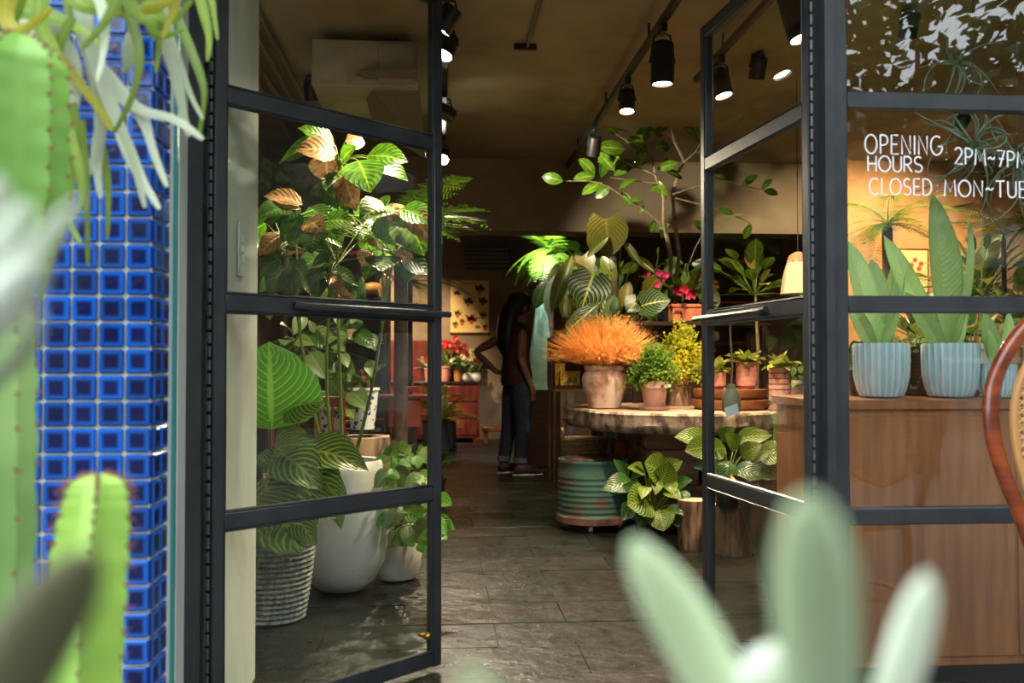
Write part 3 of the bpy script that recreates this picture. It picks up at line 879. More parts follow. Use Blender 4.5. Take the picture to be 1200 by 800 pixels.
# grey-green trailing plant with stems behind the calathea
loc = PZ(352, 640) + V(-.05, .25, 0)
t = thing('potted_trailing_plant', 'dusty green trailing plant in a bark-covered pot behind the striped calathea', 'potted plant', (loc.x, loc.y, 0))
rt = P(345, 395, 5.2)
t.location = (rt.x, rt.y, 0)
part('plinth', MB().box((-.13, -.13, 0), (.13, .13, .88), .01), m_darkwood, t)
part('bark_pot', MB().lathe([(.07, .88), (.11, .90), (.13, 1.0), (.12, 1.1), (.1, 1.13), (.06, 1.12)], 18, jit=.09), m_darkbark, t)
rt = Vector((rt.x, rt.y, 1.1))
lg = leaf_mesh('ovate', M_dusty, .6, .2)
for (b, tp) in [((345, 400), (333, 405)), ((352, 405), (350, 425)), ((362, 412), (383, 445)), ((380, 415), (418, 448)), ((375, 402), (400, 392)), ((395, 415), (418, 445)), ((370, 390), (362, 375)), ((382, 425), (395, 440)), ((340, 388), (328, 380)), ((390, 400), (405, 412)), ((400, 430), (420, 468)), ((385, 440), (402, 470)), ((360, 430), (350, 452)), ((345, 415), (335, 440)), ((408, 455), (434, 480)), ((395, 455), (415, 490))]:
    leafpx(t, lg, b, tp, 4.95+rnd(-.1, .1), 4.9+rnd(-.1, .1), 1.0, (rnd(-.4, .4), 0, .5), rt, .003)
for i in range(34):
    px = rnd(305, 435); py = rnd(362, 455)
    if px > 395 and py > 430: continue
    d = rnd(4.85, 5.1); a = rnd(0, 2*PI); l_ = rnd(18, 32)
    leafpx(t, lg if i % 2 else lo2, (px, py), (px+l_*math.cos(a), py+l_*(.45+.5*math.sin(a))), d, d-.06, 1.0, (rnd(-.5, .5), 0, rnd(.1, .8)), rt, .0025)

# small white planter with prayer plant
loc = PZ(464, 678)
t = thing('potted_prayer_plant', 'bright green prayer plant spilling from a small white bowl planter', 'potted plant', loc)
part('planter', MB().lathe([(.06, 0), (.09, .01), (.115, .06), (.12, .12), (.112, .2), (.105, .24), (.098, .24), (.095, .22), (.04, .215)], 28), m_whitepot, t)
part('soil', MB().lathe([(.094, .215), (.08, .23), (.02, .235)], 14), m_soil, t)
lm = leaf_mesh('ovate', M_maranta, .6, .2, .04)
lm2 = leaf_mesh('ovate', M_dusty, .6, .2)
rt = loc+V(0, 0, .23)
for i in range(95):
    px = rnd(446, 512); py = rnd(522, 640)
    if px > 500 and py < 560: continue
    d = rnd(3.9, 4.3)
    a = rnd(0, 2*PI); l_ = rnd(18, 32)
    leafpx(t, lm if i % 3 else lm2, (px, py), (px+l_*math.cos(a)*.8, py+l_*(.35+.5*math.sin(a))), d, d-.05, 1.25, (rnd(-.5, .5), 0, rnd(.1, .9)), rt if i % 2 else None, .003)
leafpx(t, lm, (508, 585), (530, 592), 4.1, 4.0, 1.1, (0, 0, .6)); leafpx(t, lm, (505, 612), (533, 620), 4.1, 4.0, 1.1, (0, 0, .6))

# log pedestal, blue and white pots
def log(name, label, loc, r, h, sx=1.0, m=None, mtop=None, jit=.045):
    t = thing(name, label, 'log', loc)
    prof_ = [(r*.97, 0), (r*1.02, h*.1), (r*.98, h*.3), (r*1.01, h*.55), (r*.97, h*.8), (r, h*.96), (r*.97, h)]
    n = 22
    rad = [1+rnd(-jit, jit)*2 for _ in range(n)]
    mb = MB()
    for (rr, z) in prof_:
        for k in range(n):
            an = 2*PI*k/n
            q = rr*rad[k]*(1+rnd(-jit, jit)*.4)
            mb.v.append((q*math.cos(an)*sx, q*math.sin(an), z))
    for i in range(len(prof_)-1):
        for k in range(n): mb.f.append((i*n+k, i*n+(k+1) % n, (i+1)*n+(k+1) % n, (i+1)*n+k))
    mb.f.append(tuple(range(n-1, -1, -1)))
    part('bark', mb, m or m_stumpwood, t)
    top = MB()
    m0 = (len(prof_)-1)*n
    ring = [mb.v[m0+k] for k in range(n)]
    top.add(ring+[(x*.5, y_*.5, h+.003) for x, y_, z in ring]+[(0, 0, h+.003)], [(k, (k+1) % n, n+(k+1) % n, n+k) for k in range(n)]+[(n+k, n+(k+1) % n, 2*n) for k in range(n)])
    part('cut_face', top, mtop or m_slabtop, t)
    return t
g = P(425, 510, 5.0); log('log_pedestal', 'tall log pedestal carrying the blue and white pots', (g.x, g.y, 0), .155, g.z-.005)
def chinamat():
    tt = NT('blue_white_china')
    tc = tt.n('ShaderNodeTexCoord'); vo = tt.n('ShaderNodeTexVoronoi'); vo.inputs['Scale'].default_value = 34
    tt.l(tc.outputs['Object'], vo.inputs['Vector'])
    f = tt.math('MULTIPLY', tt.ramp(vo.outputs['Distance'], .46, .30), tt.ramp(tt.noise(60, 3), .44, .50))
    tt.set(Base_Color=tt.mix(f, H('dcdcd2'), H('1f3f8f')), Roughness=.2)
    return tt.m
m_china = chinamat()
def china_pot(label, loc, leaves):
    t = thing('china_pot_plant', label, 'potted plant', loc)
    part('saucer', MB().lathe([(.07, 0), (.09, .004), (.095, .018), (.085, .018), (.08, .010)], 24), m_blackpot, t)
    part('pot', MB().lathe([(.058, .012), (.062, .016), (.075, .14), (.083, .215), (.090, .222), (.090, .236), (.082, .236), (.076, .22), (.03, .215)], 28), m_china, t)
    part('soil', MB().lathe([(.076, .213), (.06, .222), (.02, .225)], 12), m_soil, t)
    if leaves:
        cm = mat('rust_caudex', H('7d4124'), .8, H('57291a'), 40, bump=.6, bscale=50)
        for k in range(7):
            part('caudex', MB().ball((rnd(-.04, .04), rnd(-.03, .03), .225+k*.017), rnd(.02, .03), 8, 6, jit=.15), cm, t)
        L0 = Vector(loc)
        for k in range(9):
            a = rnd(0, 6.28)
            b = L0+V(math.cos(a)*.03, math.sin(a)*.03, .26)
            e = b+V(math.cos(a)*rnd(.08, .14), math.sin(a)*.1, rnd(.0, .12))
            leaf(t, leaf_mesh('lance', M_maranta, .8, .2), b, e, (0, 0, 1), 1.4)
g = P(425, 506, 4.97); china_pot('blue and white speckled pot with rust-red knobbly plant', (g.x, g.y, g.z), True)
g = P(389, 503, 5.07); china_pot('second blue and white pot half hidden behind the red chair', (g.x, g.y, bpy.data.objects['log_pedestal'].location.z+P(425, 510, 5.0).z-.002), False)

# red wooden chair
g = P(357, 540, 4.62)
t = thing('wooden_chair', 'dark red wooden chair with turned spindles behind the white planter', 'chair', (g.x, g.y, 0), R(4))
part('seat', MB().box((-.2, -.18, .42), (.2, .2, .45), .008), m_redwood, t)
for sx in (-.18, .18):
    part('leg', MB().tube([(sx, -.15, 0), (sx, -.15, .42)], [.014, .018], 8), m_redwood, t)
    part('back_post', MB().lathe([(.014, 0), (.016, .45), (.012, .52), (.017, .55), (.012, .60), (.015, .70), (.018, .735), (.011, .75), (.017, .775), (.012, .80), (.014, .84), (.006, .86)], 10, (sx, .18, 0)), m_redwood, t)
for i in range(4):
    part('spindle', MB().tube([(-.13+i*.085, .18, .45), (-.13+i*.085, .18, .60), (-.13+i*.085, .18, .79)], [.007, .010, .007], 7), m_redwood, t)
part('top_rail', MB().box((-.18, .17, .775), (.17, .19, .83), .005), m_redwood, t)
for yy in (-.15, .18):
    part('stretcher', MB().tube([(-.18, yy, .18), (.18, yy, .18)], .009, 6), m_redwood, t)

# dark shelf with figurines and small pots
g0 = P(335, 500, 6.3); g1 = P(456, 500, 6.3)
sw = g1.x-g0.x
t = thing('open_shelf', 'dark wooden open shelf behind the umbrella tree', 'shelf', (g0.x, g0.y, 0))
for x in (0, sw-.03):
    part('upright', MB().box((x, -.13, 0), (x+.03, .13, 1.75), .003), m_darkwood, t)
zsh = [.15, .62, P(400, 398, 6.2).z-.0, P(430, 347, 6.2).z, 1.74]
for z in zsh:
    part('shelf_board', MB().box((.03, -.13, z-.022), (sw-.03, .13, z), .003), m_redwood, t)
part('back_panel', MB().box((.03, .12, .15), (sw-.03, .135, 1.74)), m_darkwood, t)
def figurine(label, g, flip):
    t = thing('animal_figurine', label, 'figurine', g, flip)
    gm = mat('ochre_ceramic', H('c99a56'), .4, H('a87d40'), 20)
    part('body', MB().ball((0, 0, .055), .05, 12, 8, (1.5, .8, .8)), gm, t)
    h = part('head', MB().ball((.085, -.01, .10), .038, 12, 8, (1.1, .9, .9)), gm, t)
    for s_ in (-1, 1):
        part('ear', MB().ball((.075, -.01+s_*.028, .135), .014, 8, 5), gm, h)
        part('eye', MB().ball((.112, -.015+s_*.018, .112), .007, 6, 4), m_blackpot, h)
    for x in (-.05, .05):
        for s_ in (-1, 1):
            part('leg', MB().tube([(x, s_*.025, .05), (x*1.15, s_*.03, 0)], [.018, .014], 7), gm, t)
    part('tail', MB().tube([(-.07, 0, .07), (-.11, 0, .10), (-.10, 0, .13)], [.012, .009, .005], 6), gm, t)
gs = P(437, 347, 6.22); figurine('ochre ceramic animal figurine crouching at the shelf end', (gs.x, gs.y, zsh[3]), 0)
gs = P(408, 347, 6.24); figurine('ochre ceramic animal figurine sitting farther in on the shelf', (gs.x, gs.y, zsh[3]), R(160))
for i, (px, lab) in enumerate(((399, 'small cream pot with a fern tuft on the lower shelf'), (412, 'small cream pot beside the shelf upright, empty rim showing'))):
    gs = P(px, 396, 6.22)
    q = thing('small_pot', lab, 'pot', (gs.x, gs.y, zsh[2]))
    part('bowl', MB().lathe([(.02, 0), (.035, .01), (.038, .045), (.032, .07), (.026, .07), (.026, .05), (.01, .045)], 16), mat('cream_glaze', H('d6c8a8'), .4), q)
    for k in range(10):
        a = k*.63
        leaf(q, frond_mesh('tuft_frond', M_fern, 12, False, 1.0, .16, .05), (gs.x, gs.y, zsh[2]+.055), (gs.x+math.cos(a)*.11, gs.y+math.sin(a)*.09, zsh[2]+.07+.03*math.sin(k)), (0, 0, 1), 1, 'frond')

# tall tree fern behind the left door edge
def tree_fern(label, c, n, L, m, trunkz, el=(-15, 45), name='tree_fern', az=(0, 360), r=.045):
    c = Vector(c)
    t = thing(name, label, 'fern', (c.x, c.y, trunkz))
    part('trunk', MB().lathe([(r*1.3, 0), (r, .1), (r*.9, (c.z-trunkz)*.5), (r*.9, c.z-trunkz-.03), (r*.4, c.z-trunkz)], 10, jit=.06), m_darkbark, t)
    me = [frond_mesh('bip_frond_%s_%d' % (m.name, k), m, 20, True, .9+.25*k) for k in range(2)]
    for i in range(n):
        a = R(az[0]+(az[1]-az[0])*(i+rnd(-.3, .3))/n); e = R(rnd(*el)); l_ = rnd(*L)
        d = Vector((math.cos(a)*math.cos(e), math.sin(a)*math.cos(e), math.sin(e)))
        leaf(t, me[i % 2], c, c+d*l_, (0, 0, 1), 1.0, 'frond')
    return t
g = P(470, 272, 5.6)
tree_fern('lacy tree fern with long arching fronds beside the left door edge', g, 15, (.45, .62), M_fern, 0, (-18, 35))
g = P(478, 330, 7.6)
tree_fern('sunlit pale green fern tree behind the dark shelf', g, 14, (.35, .55), M_fern, 0, (-40, 50))

# small red cabinet table
g = P(474, 462, 6.0)
t = thing('side_table', 'small red side table with deep square drawer box', 'table', (g.x, g.y, 0))
part('top', MB().box((-.16, -.15, g.z-.02), (.16, .15, g.z), .003), m_redwood, t)
q = part('drawer_box', MB().box((-.095, -.13, g.z-.20), (.105, .12, g.z-.02), .003), mat('brick_red_paint', H('7a3426'), .5), t)
part('knob', MB().ball((0, -.137, g.z-.11), .009, 8, 6), m_brass, q)
for sx in (-.06, .07):
    for sy in (-.11, .1):
        part('leg', MB().box((sx-.012, sy-.012, 0), (sx+.012, sy+.012, g.z-.20)), m_darkwood, t)
q = thing('magenta_bowl', 'small magenta bowl on the red side table', 'bowl', (g.x+.0, g.y, g.z))
part('bowl', MB().lathe([(.03, 0), (.04, .004), (.065, .05), (.06, .05), (.03, .012)], 18), mat('magenta_glaze', H('8a1f4a'), .3), q)

# fern on the floor behind the prayer plant
g = PZ(505, 585)
t = thing('potted_dark_fern', 'dark bushy fern in a low black pot behind the prayer plant', 'potted plant', g)
simple_pot(t, (0, 0, 0), .09, .11, .16, m_blackpot)
for i in range(26):
    a = i*2.4
    l_ = rnd(.18, .32)
    e = R(rnd(5, 75))
    b = g+V(0, 0, .15)
    leaf(t, frond_mesh('dark_frond', M_ferndark, 16, False, 1.2, .22, .06), b, b+V(math.cos(a)*math.cos(e), math.sin(a)*math.cos(e), math.sin(e))*l_, (0, 0, 1), 1, 'frond')
# ------------------------------------------------------------ slab table with what stands on it
TZT = .72
tc_ = P(800, 477, 5.9)
TX, TY = tc_.x, tc_.y
t = thing('slab_table', 'round live-edge wooden slab table on stacked timber blocks', 'table', (TX, TY, 0))
n = 64
rad = [(.74 + .035*math.sin(3*a+1) + .02*math.sin(7*a) + .012*math.sin(17*a+2)) for a in [2*PI*k/n for k in range(n)]]
mb = MB(); lv = [(0, .94), (.02, .985), (.05, 1.0), (.08, .99), (.108, 1.0), (.12, .985)]
for (z, q) in lv:
    for k in range(n):
        a = 2*PI*k/n; r_ = rad[k]*q*(1+rnd(-.006, .006))
        mb.v.append((r_*math.cos(a), r_*math.sin(a), TZT-.12+z))
for i in range(len(lv)-1):
    for k in range(n): mb.f.append((i*n+k, i*n+(k+1) % n, (i+1)*n+(k+1) % n, (i+1)*n+k))
mb.f.append(tuple(range(n-1, -1, -1)))
part('live_edge', mb, m_bark, t)
top = MB(); rg = mb.v[-n:]
top.add(rg+[(x*.5, y_*.5, TZT+.001) for x, y_, z in rg]+[(0, 0, TZT+.001)], [(k, (k+1) % n, n+(k+1) % n, n+k) for k in range(n)]+[(n+k, n+(k+1) % n, 2*n) for k in range(n)])
part('table_top', top, m_slabtop, t)
mbk = mat('grey_timber', H('7b6552'), .85, H('4c3b2f'), 6, stretch=(.4, 1, 3), bump=.5, bscale=12)
part('timber_block', MB().box((-.33, -.42, .50), (.35, .3, .60), .012), mbk, t)
part('timber_block', MB().box((-.30, -.38, .28), (.0, .28, .50), .014), mbk, t)
part('timber_block', MB().box((.03, -.36, .28), (.32, .28, .50), .014), mbk, t)
part('timber_block', MB().box((-.34, -.36, .08), (.34, .3, .28), .014), mbk, t)
part('timber_foot', MB().box((-.28, -.3, 0), (.28, .25, .08), .01), m_darkbark, t)

def ontop(px, py, z=TZT+.002):
    return PZ(px, py, z)
# urn with orange dried grass
g = ontop(708, 478)
t = thing('grass_urn', 'dyed orange dried grass in a whitewashed terracotta urn', 'potted plant', g)
m_urn = mat('whitewashed_terracotta', H('a0705f'), .85, H('cdbfb2'), 7, .34, .56, bump=.2)
part('urn', MB().lathe([(.085, 0), (.098, .006), (.100, .016), (.115, .07), (.132, .13), (.138, .17), (.134, .20), (.118, .222), (.112, .228), (.122, .238), (.124, .255), (.112, .262), (.100, .258), (.098, .22), (.03, .21)], 36, jit=.004), m_urn, t)
mb = MB(); c = V(0, 0, .25)
for i in range(2600):
    a = rnd(0, 2*PI); el = R(rnd(14, 90)); l_ = rnd(.25, .39)*(1.0-.10*(el/1.57)**2)
    d = V(math.cos(a)*math.cos(el), math.sin(a)*math.cos(el)*.8, math.sin(el)*1.0)
    p0 = c+V(math.cos(a)*.07, math.sin(a)*.07, 0)
    p1 = p0+d*l_*.6; p2 = p0+d*l_+V(rnd(-.03, .03), rnd(-.03, .03), -.05*math.cos(el)+rnd(-.02, .02))
    s_ = V(-d.y, d.x, .2).normalized()*.0022
    mb.add([p0-s_, p0+s_, p1+s_, p1-s_], [(0, 1, 2, 3)]); mb.add([p1-s_, p1+s_, p2], [(0, 1, 2)])
    for k in range(3):
        q = p1.lerp(p2, rnd(.1, .9)); e = q+V(rnd(-.02, .02), rnd(-.02, .02), rnd(-.005, .022))
        mb.add([q-s_*.8, q+s_*.8, e], [(0, 1, 2)])
o = part('dried_grass', mb, leafmat('orange_grass', H('dba45f'), rough=.7, col2=H('c48a48'), transl=.3, spec=.1), t, False); o['kind'] = 'stuff'
mb = MB()
for i in range(260):
    a = rnd(0, 2*PI); l_ = rnd(.14, .2); p0 = c+V(math.cos(a)*.06, math.sin(a)*.06, -.01)
    p2 = p0+V(math.cos(a)*l_*.7, math.sin(a)*l_*.7, rnd(.03, .10)); s_ = V(-math.sin(a), math.cos(a), 0)*.003
    mb.add([p0-s_, p0+s_, p2], [(0, 1, 2)])
o = part('grass_base', mb, leafmat('olive_grass', H('5b6030'), rough=.7, transl=.2), t, False); o['kind'] = 'stuff'

def maiden(parent, c, n, rx, rz, m, size=.016, drop=.3, up=.9, nm='foliage'):
    """arching wire-thin stalks with fan-shaped leaflets"""
    mb = MB(); st = MB(); c = Vector(c)
    for i in range(n):
        a = rnd(0, 2*PI); el = R(rnd(18, 85)); l_ = rnd(.55, 1.0)
        d = V(math.cos(a)*math.cos(el)*rx, math.sin(a)*math.cos(el)*rx, math.sin(el)*rz*up)*l_
        pts = [c+d*q+V(0, 0, -drop*rx*(q**2.2)*math.cos(el)) for q in (0, .3, .55, .75, .9, 1.0)]
        st.tube(pts, .0012, 3, False)
        for k in range(44):
            q = rnd(.25, 1.02); j = min(4, int(q*5)); f = q*5-j
            p = pts[j].lerp(pts[j+1], f)+V(rnd(-1, 1), rnd(-1, 1), rnd(-1, .6))*.035
            s_ = size*rnd(.6, 1.2)
            x = V(rnd(-1, 1), rnd(-1, 1), rnd(-.4, .4)).normalized(); y_ = x.orthogonal().normalized()
            y_ = (y_+V(0, -.6, .5)).normalized()
            mb.add([p, p+x*s_*.5+y_*s_*.5, p+x*s_*.35+y_*s_, p-x*s_*.35+y_*s_, p-x*s_*.5+y_*s_*.5], [(0, 1, 2, 3, 4)])
    o = part(nm, mb, m, parent, False); o['kind'] = 'stuff'
    o = part('stalks', st, m_darkbark, parent); o['kind'] = 'stuff'
g = ontop(767, 480)
t = thing('potted_maidenhair_fern', 'green maidenhair fern in a plain pinkish clay pot on a saucer', 'potted plant', g)
m_pinkish = mat('dusty_clay', H('b09188'), .8, H('9c7d74'), 8, bump=.06)
part('saucer', MB().lathe([(.075, 0), (.088, .004), (.094, .020), (.086, .020), (.08, .010)], 28), m_pinkish, t)
part('pot', MB().lathe([(.056, .012), (.060, .016), (.074, .125), (.076, .128), (.082, .130), (.084, .168), (.078, .170), (.072, .166), (.070, .14), (.03, .135)], 32), m_pinkish, t)
part('soil', MB().lathe([(.07, .138), (.05, .150), (.02, .152)], 12), m_soil, t)
part('price_tag', MB().box((.045, -.088, .135), (.075, -.084, .152)), m_white, t)
maiden(t, (0, .01, .19), 150, .19, .27, M_maiden, .015, .65)
g = ontop(797, 475)
log('wood_block', 'squat round wood block under the yellow-green fern pot', g, .066, .125, m=m_stumpwood)
g2 = g+V(0, 0, .13)
t = thing('potted_yellow_fern', 'yellow-green maidenhair fern in a terracotta pot raised on the block', 'potted plant', g2)
simple_pot(t, (0, 0, 0), .05, .075, .14, m_terra)
maiden(t, (.02, .02, .15), 170, .26, .36, M_maideny, .016, .85)
# wooden bowls
for k, (lab, sz) in enumerate((('lower wooden bowl of the two stacked on the slab table', 1.0), ('upper wooden bowl holding the pink clay pots', .97))):
    g = ontop(857, 479)
    t = thing('wooden_bowl', lab, 'bowl', g+V(0, 0, k*.062))
    part('bowl', MB().lathe([(.19*sz, 0), (.215*sz, .006), (.232*sz, .03), (.235*sz, .058), (.225*sz, .060), (.215*sz, .03), (.1, .018)], 40), mat('turned_wood', H('9a6138'), .45, H('744425'), 6, stretch=(1, 1, 4), rand=.1), t)
BZ = TZT+.002+.062+.020
def pot_stack(label, px, d, z0, n, r, hgap=.028, plant='succ'):
    g = P(px, 450, d); g.z = z0
    for i in range(n):
        last = i == n-1
        lab = label % ('planted topmost' if last else ('lowest', 'second lowest', 'third lowest', 'fourth lowest', 'fifth lowest')[i])
        t = thing('clay_pot', lab if n > 1 else label, 'pot', g+V(0, 0, i*hgap), 0, 'pink clay pots stacked beside the slab table bowls')
        h = .088
        part('pot', MB().lathe([(r*.56, 0), (r*.58, .003), (r*.84, h-.028), (r, h-.027), (r*1.02, h), (r*.95, h), (r*.92, h-.005), (r*.62, .008), (.006, .006)], 24), m_pink, t)
        if last:
            part('soil', MB().lathe([(r*.78, h-.03), (r*.6, h-.018), (.01, h-.016)], 12), m_soil, t)
            c = Vector(t.location)+V(0, 0, h-.02)
            for k in range(34):
                a = k*2.4; e = R(rnd(0, 75)); l_ = rnd(.08, .17)
                leaf(t, leaf_mesh('ovate', M_succ, .6, .3, 0, 5, 1), c+V(math.cos(a)*.02, math.sin(a)*.02, rnd(0, .04)), c+V(math.cos(a)*math.cos(e), math.sin(a)*math.cos(e), math.sin(e)*.8)*l_, (0, 0, 1), 1.1)
pot_stack('%s pink clay pot of the short stack in the wooden bowl', 838, 5.55, BZ, 3, .062, .026)
pot_stack('%s pink clay pot of the tall stack in the wooden bowl', 875, 5.6, BZ, 5, .062, .028)
pot_stack('%s pink clay pot of the stack standing beside the wooden bowls', 914, 5.45, TZT+.003, 6, .062, .032)
g = P(936, 466, 5.75); g.z = TZT+.003
t = thing('clay_pot', 'single greyish pink square-rimmed pot behind the right stack', 'pot', g)
simple_pot(t, (0, 0, 0), .05, .075, .17, m_pinkish)
rosette(t, g+V(0, 0, .15), 14, leaf_mesh('ovate', M_dusty, .6, .2, 0, 6, 1), (.07, .13), (5, 70), (.03, .1), 1.0, rr=.002)

# rear stand with terracotta trough, orchids and rubber tree
g = P(800, 378, 6.75)
SZ = g.z
t = thing('plant_stand', 'tall dark plant stand behind the slab table', 'stand', (g.x+.08, g.y, 0))
part('top', MB().box((-.5, -.2, SZ-.03), (.5, .22, SZ), .004), m_darkwood, t)
for sx in (-.46, .46):
    for sy in (-.17, .19):
        part('leg', MB().box((sx-.02, sy-.02, 0), (sx+.02, sy+.02, SZ-.03)), m_darkwood, t)
part('shelf', MB().box((-.46, -.17, .30), (.46, .2, .325)), m_darkwood, t)
part('back_panel', MB().box((-.46, .19, .30), (.46, .205, SZ-.03)), m_darkwood, t)
q = P(809, 378, 6.68)
tr = thing('terracotta_trough', 'terracotta trough with a rolled rim and ring handles under the orchids', 'planter', (q.x, q.y, SZ))
part('body', MB().box((-.15, -.09, 0), (.15, .09, .10), .008), m_terra, tr)
part('rim', MB().box((-.16, -.1, .10), (.16, .1, .125), .006), m_terra, tr)
for sx in (-.11, .11):
    part('handle', MB().tube([(sx-.03, -.09, .06), (sx-.02, -.115, .085), (sx+.02, -.115, .085), (sx+.03, -.115, .05), (sx+.03, -.09, .02)], .009, 6), m_terra, tr)
part('soil', MB().box((-.14, -.08, .118), (.14, .08, .128)), m_soil, tr)
# orchids in black pots
m_mag = leafmat('magenta_petal', H('c81f6e'), rough=.5, col2=H('a01458'), transl=.3)
m_mag2 = leafmat('crimson_petal', H('b3123f'), rough=.5, transl=.3)
pet = leaf_mesh('oval', m_mag, .6, .2, 0, 4, 1); pet2 = leaf_mesh('oval', m_mag2, .6, .2, 0, 4, 1)
for (lab, px, d, flowers, me) in (('magenta orchid with an airy spray in a black pot', 792, 6.62, ((758, 321), (762, 330), (770, 333), (776, 327), (780, 322), (772, 320)), pet), ('crimson drooping orchid in a black pot on the trough', 808, 6.66, ((792, 341), (797, 343), (803, 340), (808, 343), (812, 346), (806, 347), (799, 338)), pet2)):
    q = P(px, 358, d)
    t = thing('potted_orchid', lab, 'potted plant', (q.x, q.y, SZ+.13))
    simple_pot(t, (0, 0, 0), .035, .05, .10, m_blackpot, .006)
    rt = Vector((q.x, q.y, SZ+.22))
    rosette(t, rt, 8, leaf_mesh('lance', M_olive, .6, .3), (.16, .26), (20, 75), (.01, .02), 1.5, rr=.003)
    hub = P(sum(f[0] for f in flowers)/len(flowers), 318, d-.1)
    stem(t, rt, hub, .003, (0, 0, .12))
    for (fx, fy) in flowers:
        c = P(fx, fy, d-.15+rnd(-.05, .05))
        stem(t, hub, c, .0015, (0, 0, .02))
        for k in range(5):
            a = k*1.2566+rnd(-.2, .2)
            leaf(t, me, c, c+V(math.cos(a)*.028, -.012, math.sin(a)*.028), TOCAM, 1.5, 'petal')
# rubber tree with twisted stems
q = P(790, 378, 6.85)
t = thing('potted_rubber_tree', 'rubber tree with twisting pale branches reaching up to the track lights', 'potted plant', (q.x, q.y+.05, SZ))
tl = Vector(t.location)
simple_pot(t, (0, 0, 0), .07, .1, .16, m_blackpot)
dd = 6.7
def pxpath(pts, d): return [P(x, y_, d+k*.0) for k, (x, y_) in enumerate(pts)]
br = [([(790, 360), (786, 300), (778, 262), (778, 232), (768, 205), (764, 185), (752, 172)], .020), ([(790, 345), (796, 300), (790, 255), (788, 228), (796, 200), (802, 190), (790, 165), (786, 150), (796, 130), (808, 122)], .016),
      ([(802, 190), (815, 178), (822, 165)], .008), ([(788, 228), (806, 222), (828, 215), (850, 212), (872, 218), (895, 222)], .008), ([(792, 232), (815, 238), (830, 242), (860, 252), (880, 262)], .007), ([(768, 205), (745, 195), (722, 186)], .007),
      ([(764, 185), (742, 172), (724, 158)], .007), ([(775, 262), (748, 240), (730, 230), (712, 218), (690, 212), (662, 212)], .006), ([(770, 215), (745, 212), (715, 208)], .005), ([(778, 150), (772, 135), (764, 125)], .006), ([(790, 340), (815, 290), (826, 270)], .006), ([(752, 172), (735, 165), (718, 155)], .005), ([(786, 160), (776, 150), (778, 185)], .004)]
for pts, r_ in br:
    pp = pxpath(pts, dd+rnd(-.12, .12))
    if pts[0][1] >= 340: pp[0] = tl+V(rnd(-.02, .02), rnd(-.02, .02), .14)
    k = len(pp)-1
    part('branch', MB().tube([p-tl for p in pp], [r_*(1-.6*i/k) for i in range(k+1)], 6), m_branch, t)
lr = [leaf_mesh('oval', M_rubber, .5, .15), leaf_mesh('oval', M_rubber, .9, .2)]
for (b, tp) in [((660, 212), (635, 207)), ((697, 205), (678, 186)), ((704, 208), (707, 184)), ((706, 214), (682, 228)), ((697, 206), (672, 210)), ((720, 200), (700, 178)), ((745, 174), (762, 144)), ((750, 172), (752, 192)), ((766, 137), (739, 133)), ((793, 137), (772, 130)), ((800, 130), (822, 118)), ((808, 123), (830, 130)), ((758, 178), (733, 162)), ((725, 182), (718, 200)), ((732, 175), (700, 172)), ((742, 188), (720, 206)), ((760, 185), (744, 195)), ((748, 196), (735, 190)), ((770, 198), (795, 190)), ((780, 200), (800, 210)), ((776, 215), (762, 225)), ((745, 210), (725, 222)), ((728, 225), (740, 242)), ((715, 218), (698, 232)), ((755, 240), (748, 250)), ((735, 235), (755, 238)), ((820, 165), (830, 145)), ((822, 168), (812, 148)), ((815, 178), (838, 185)), ((800, 150), (822, 158)), ((783, 148), (768, 155)), ((790, 120), (775, 122)), ((768, 258), (762, 272)), ((775, 265), (775, 280)), ((772, 268), (785, 262)), ((826, 270), (812, 258)), ((780, 235), (772, 212)), ((762, 150), (775, 162)), ((778, 185), (788, 200)), ((870, 218), (888, 205)), ((893, 222), (905, 210)), ((895, 223), (912, 228)), ((860, 252), (842, 245)), ((880, 262), (872, 280)), ((850, 212), (838, 205)), ((770, 128), (782, 112)), ((808, 122), (800, 108)), ((822, 132), (838, 122)), ((785, 172), (768, 172)), ((722, 186), (700, 190)), ((724, 158), (707, 146))]:
    d0 = dd+rnd(-.15, .12)
    leafpx(t, random.choice(lr), b, tp, d0, d0+rnd(-.08, .05), rnd(.9, 1.25), (rnd(-.8, .8), 0, rnd(-.1, .9)))

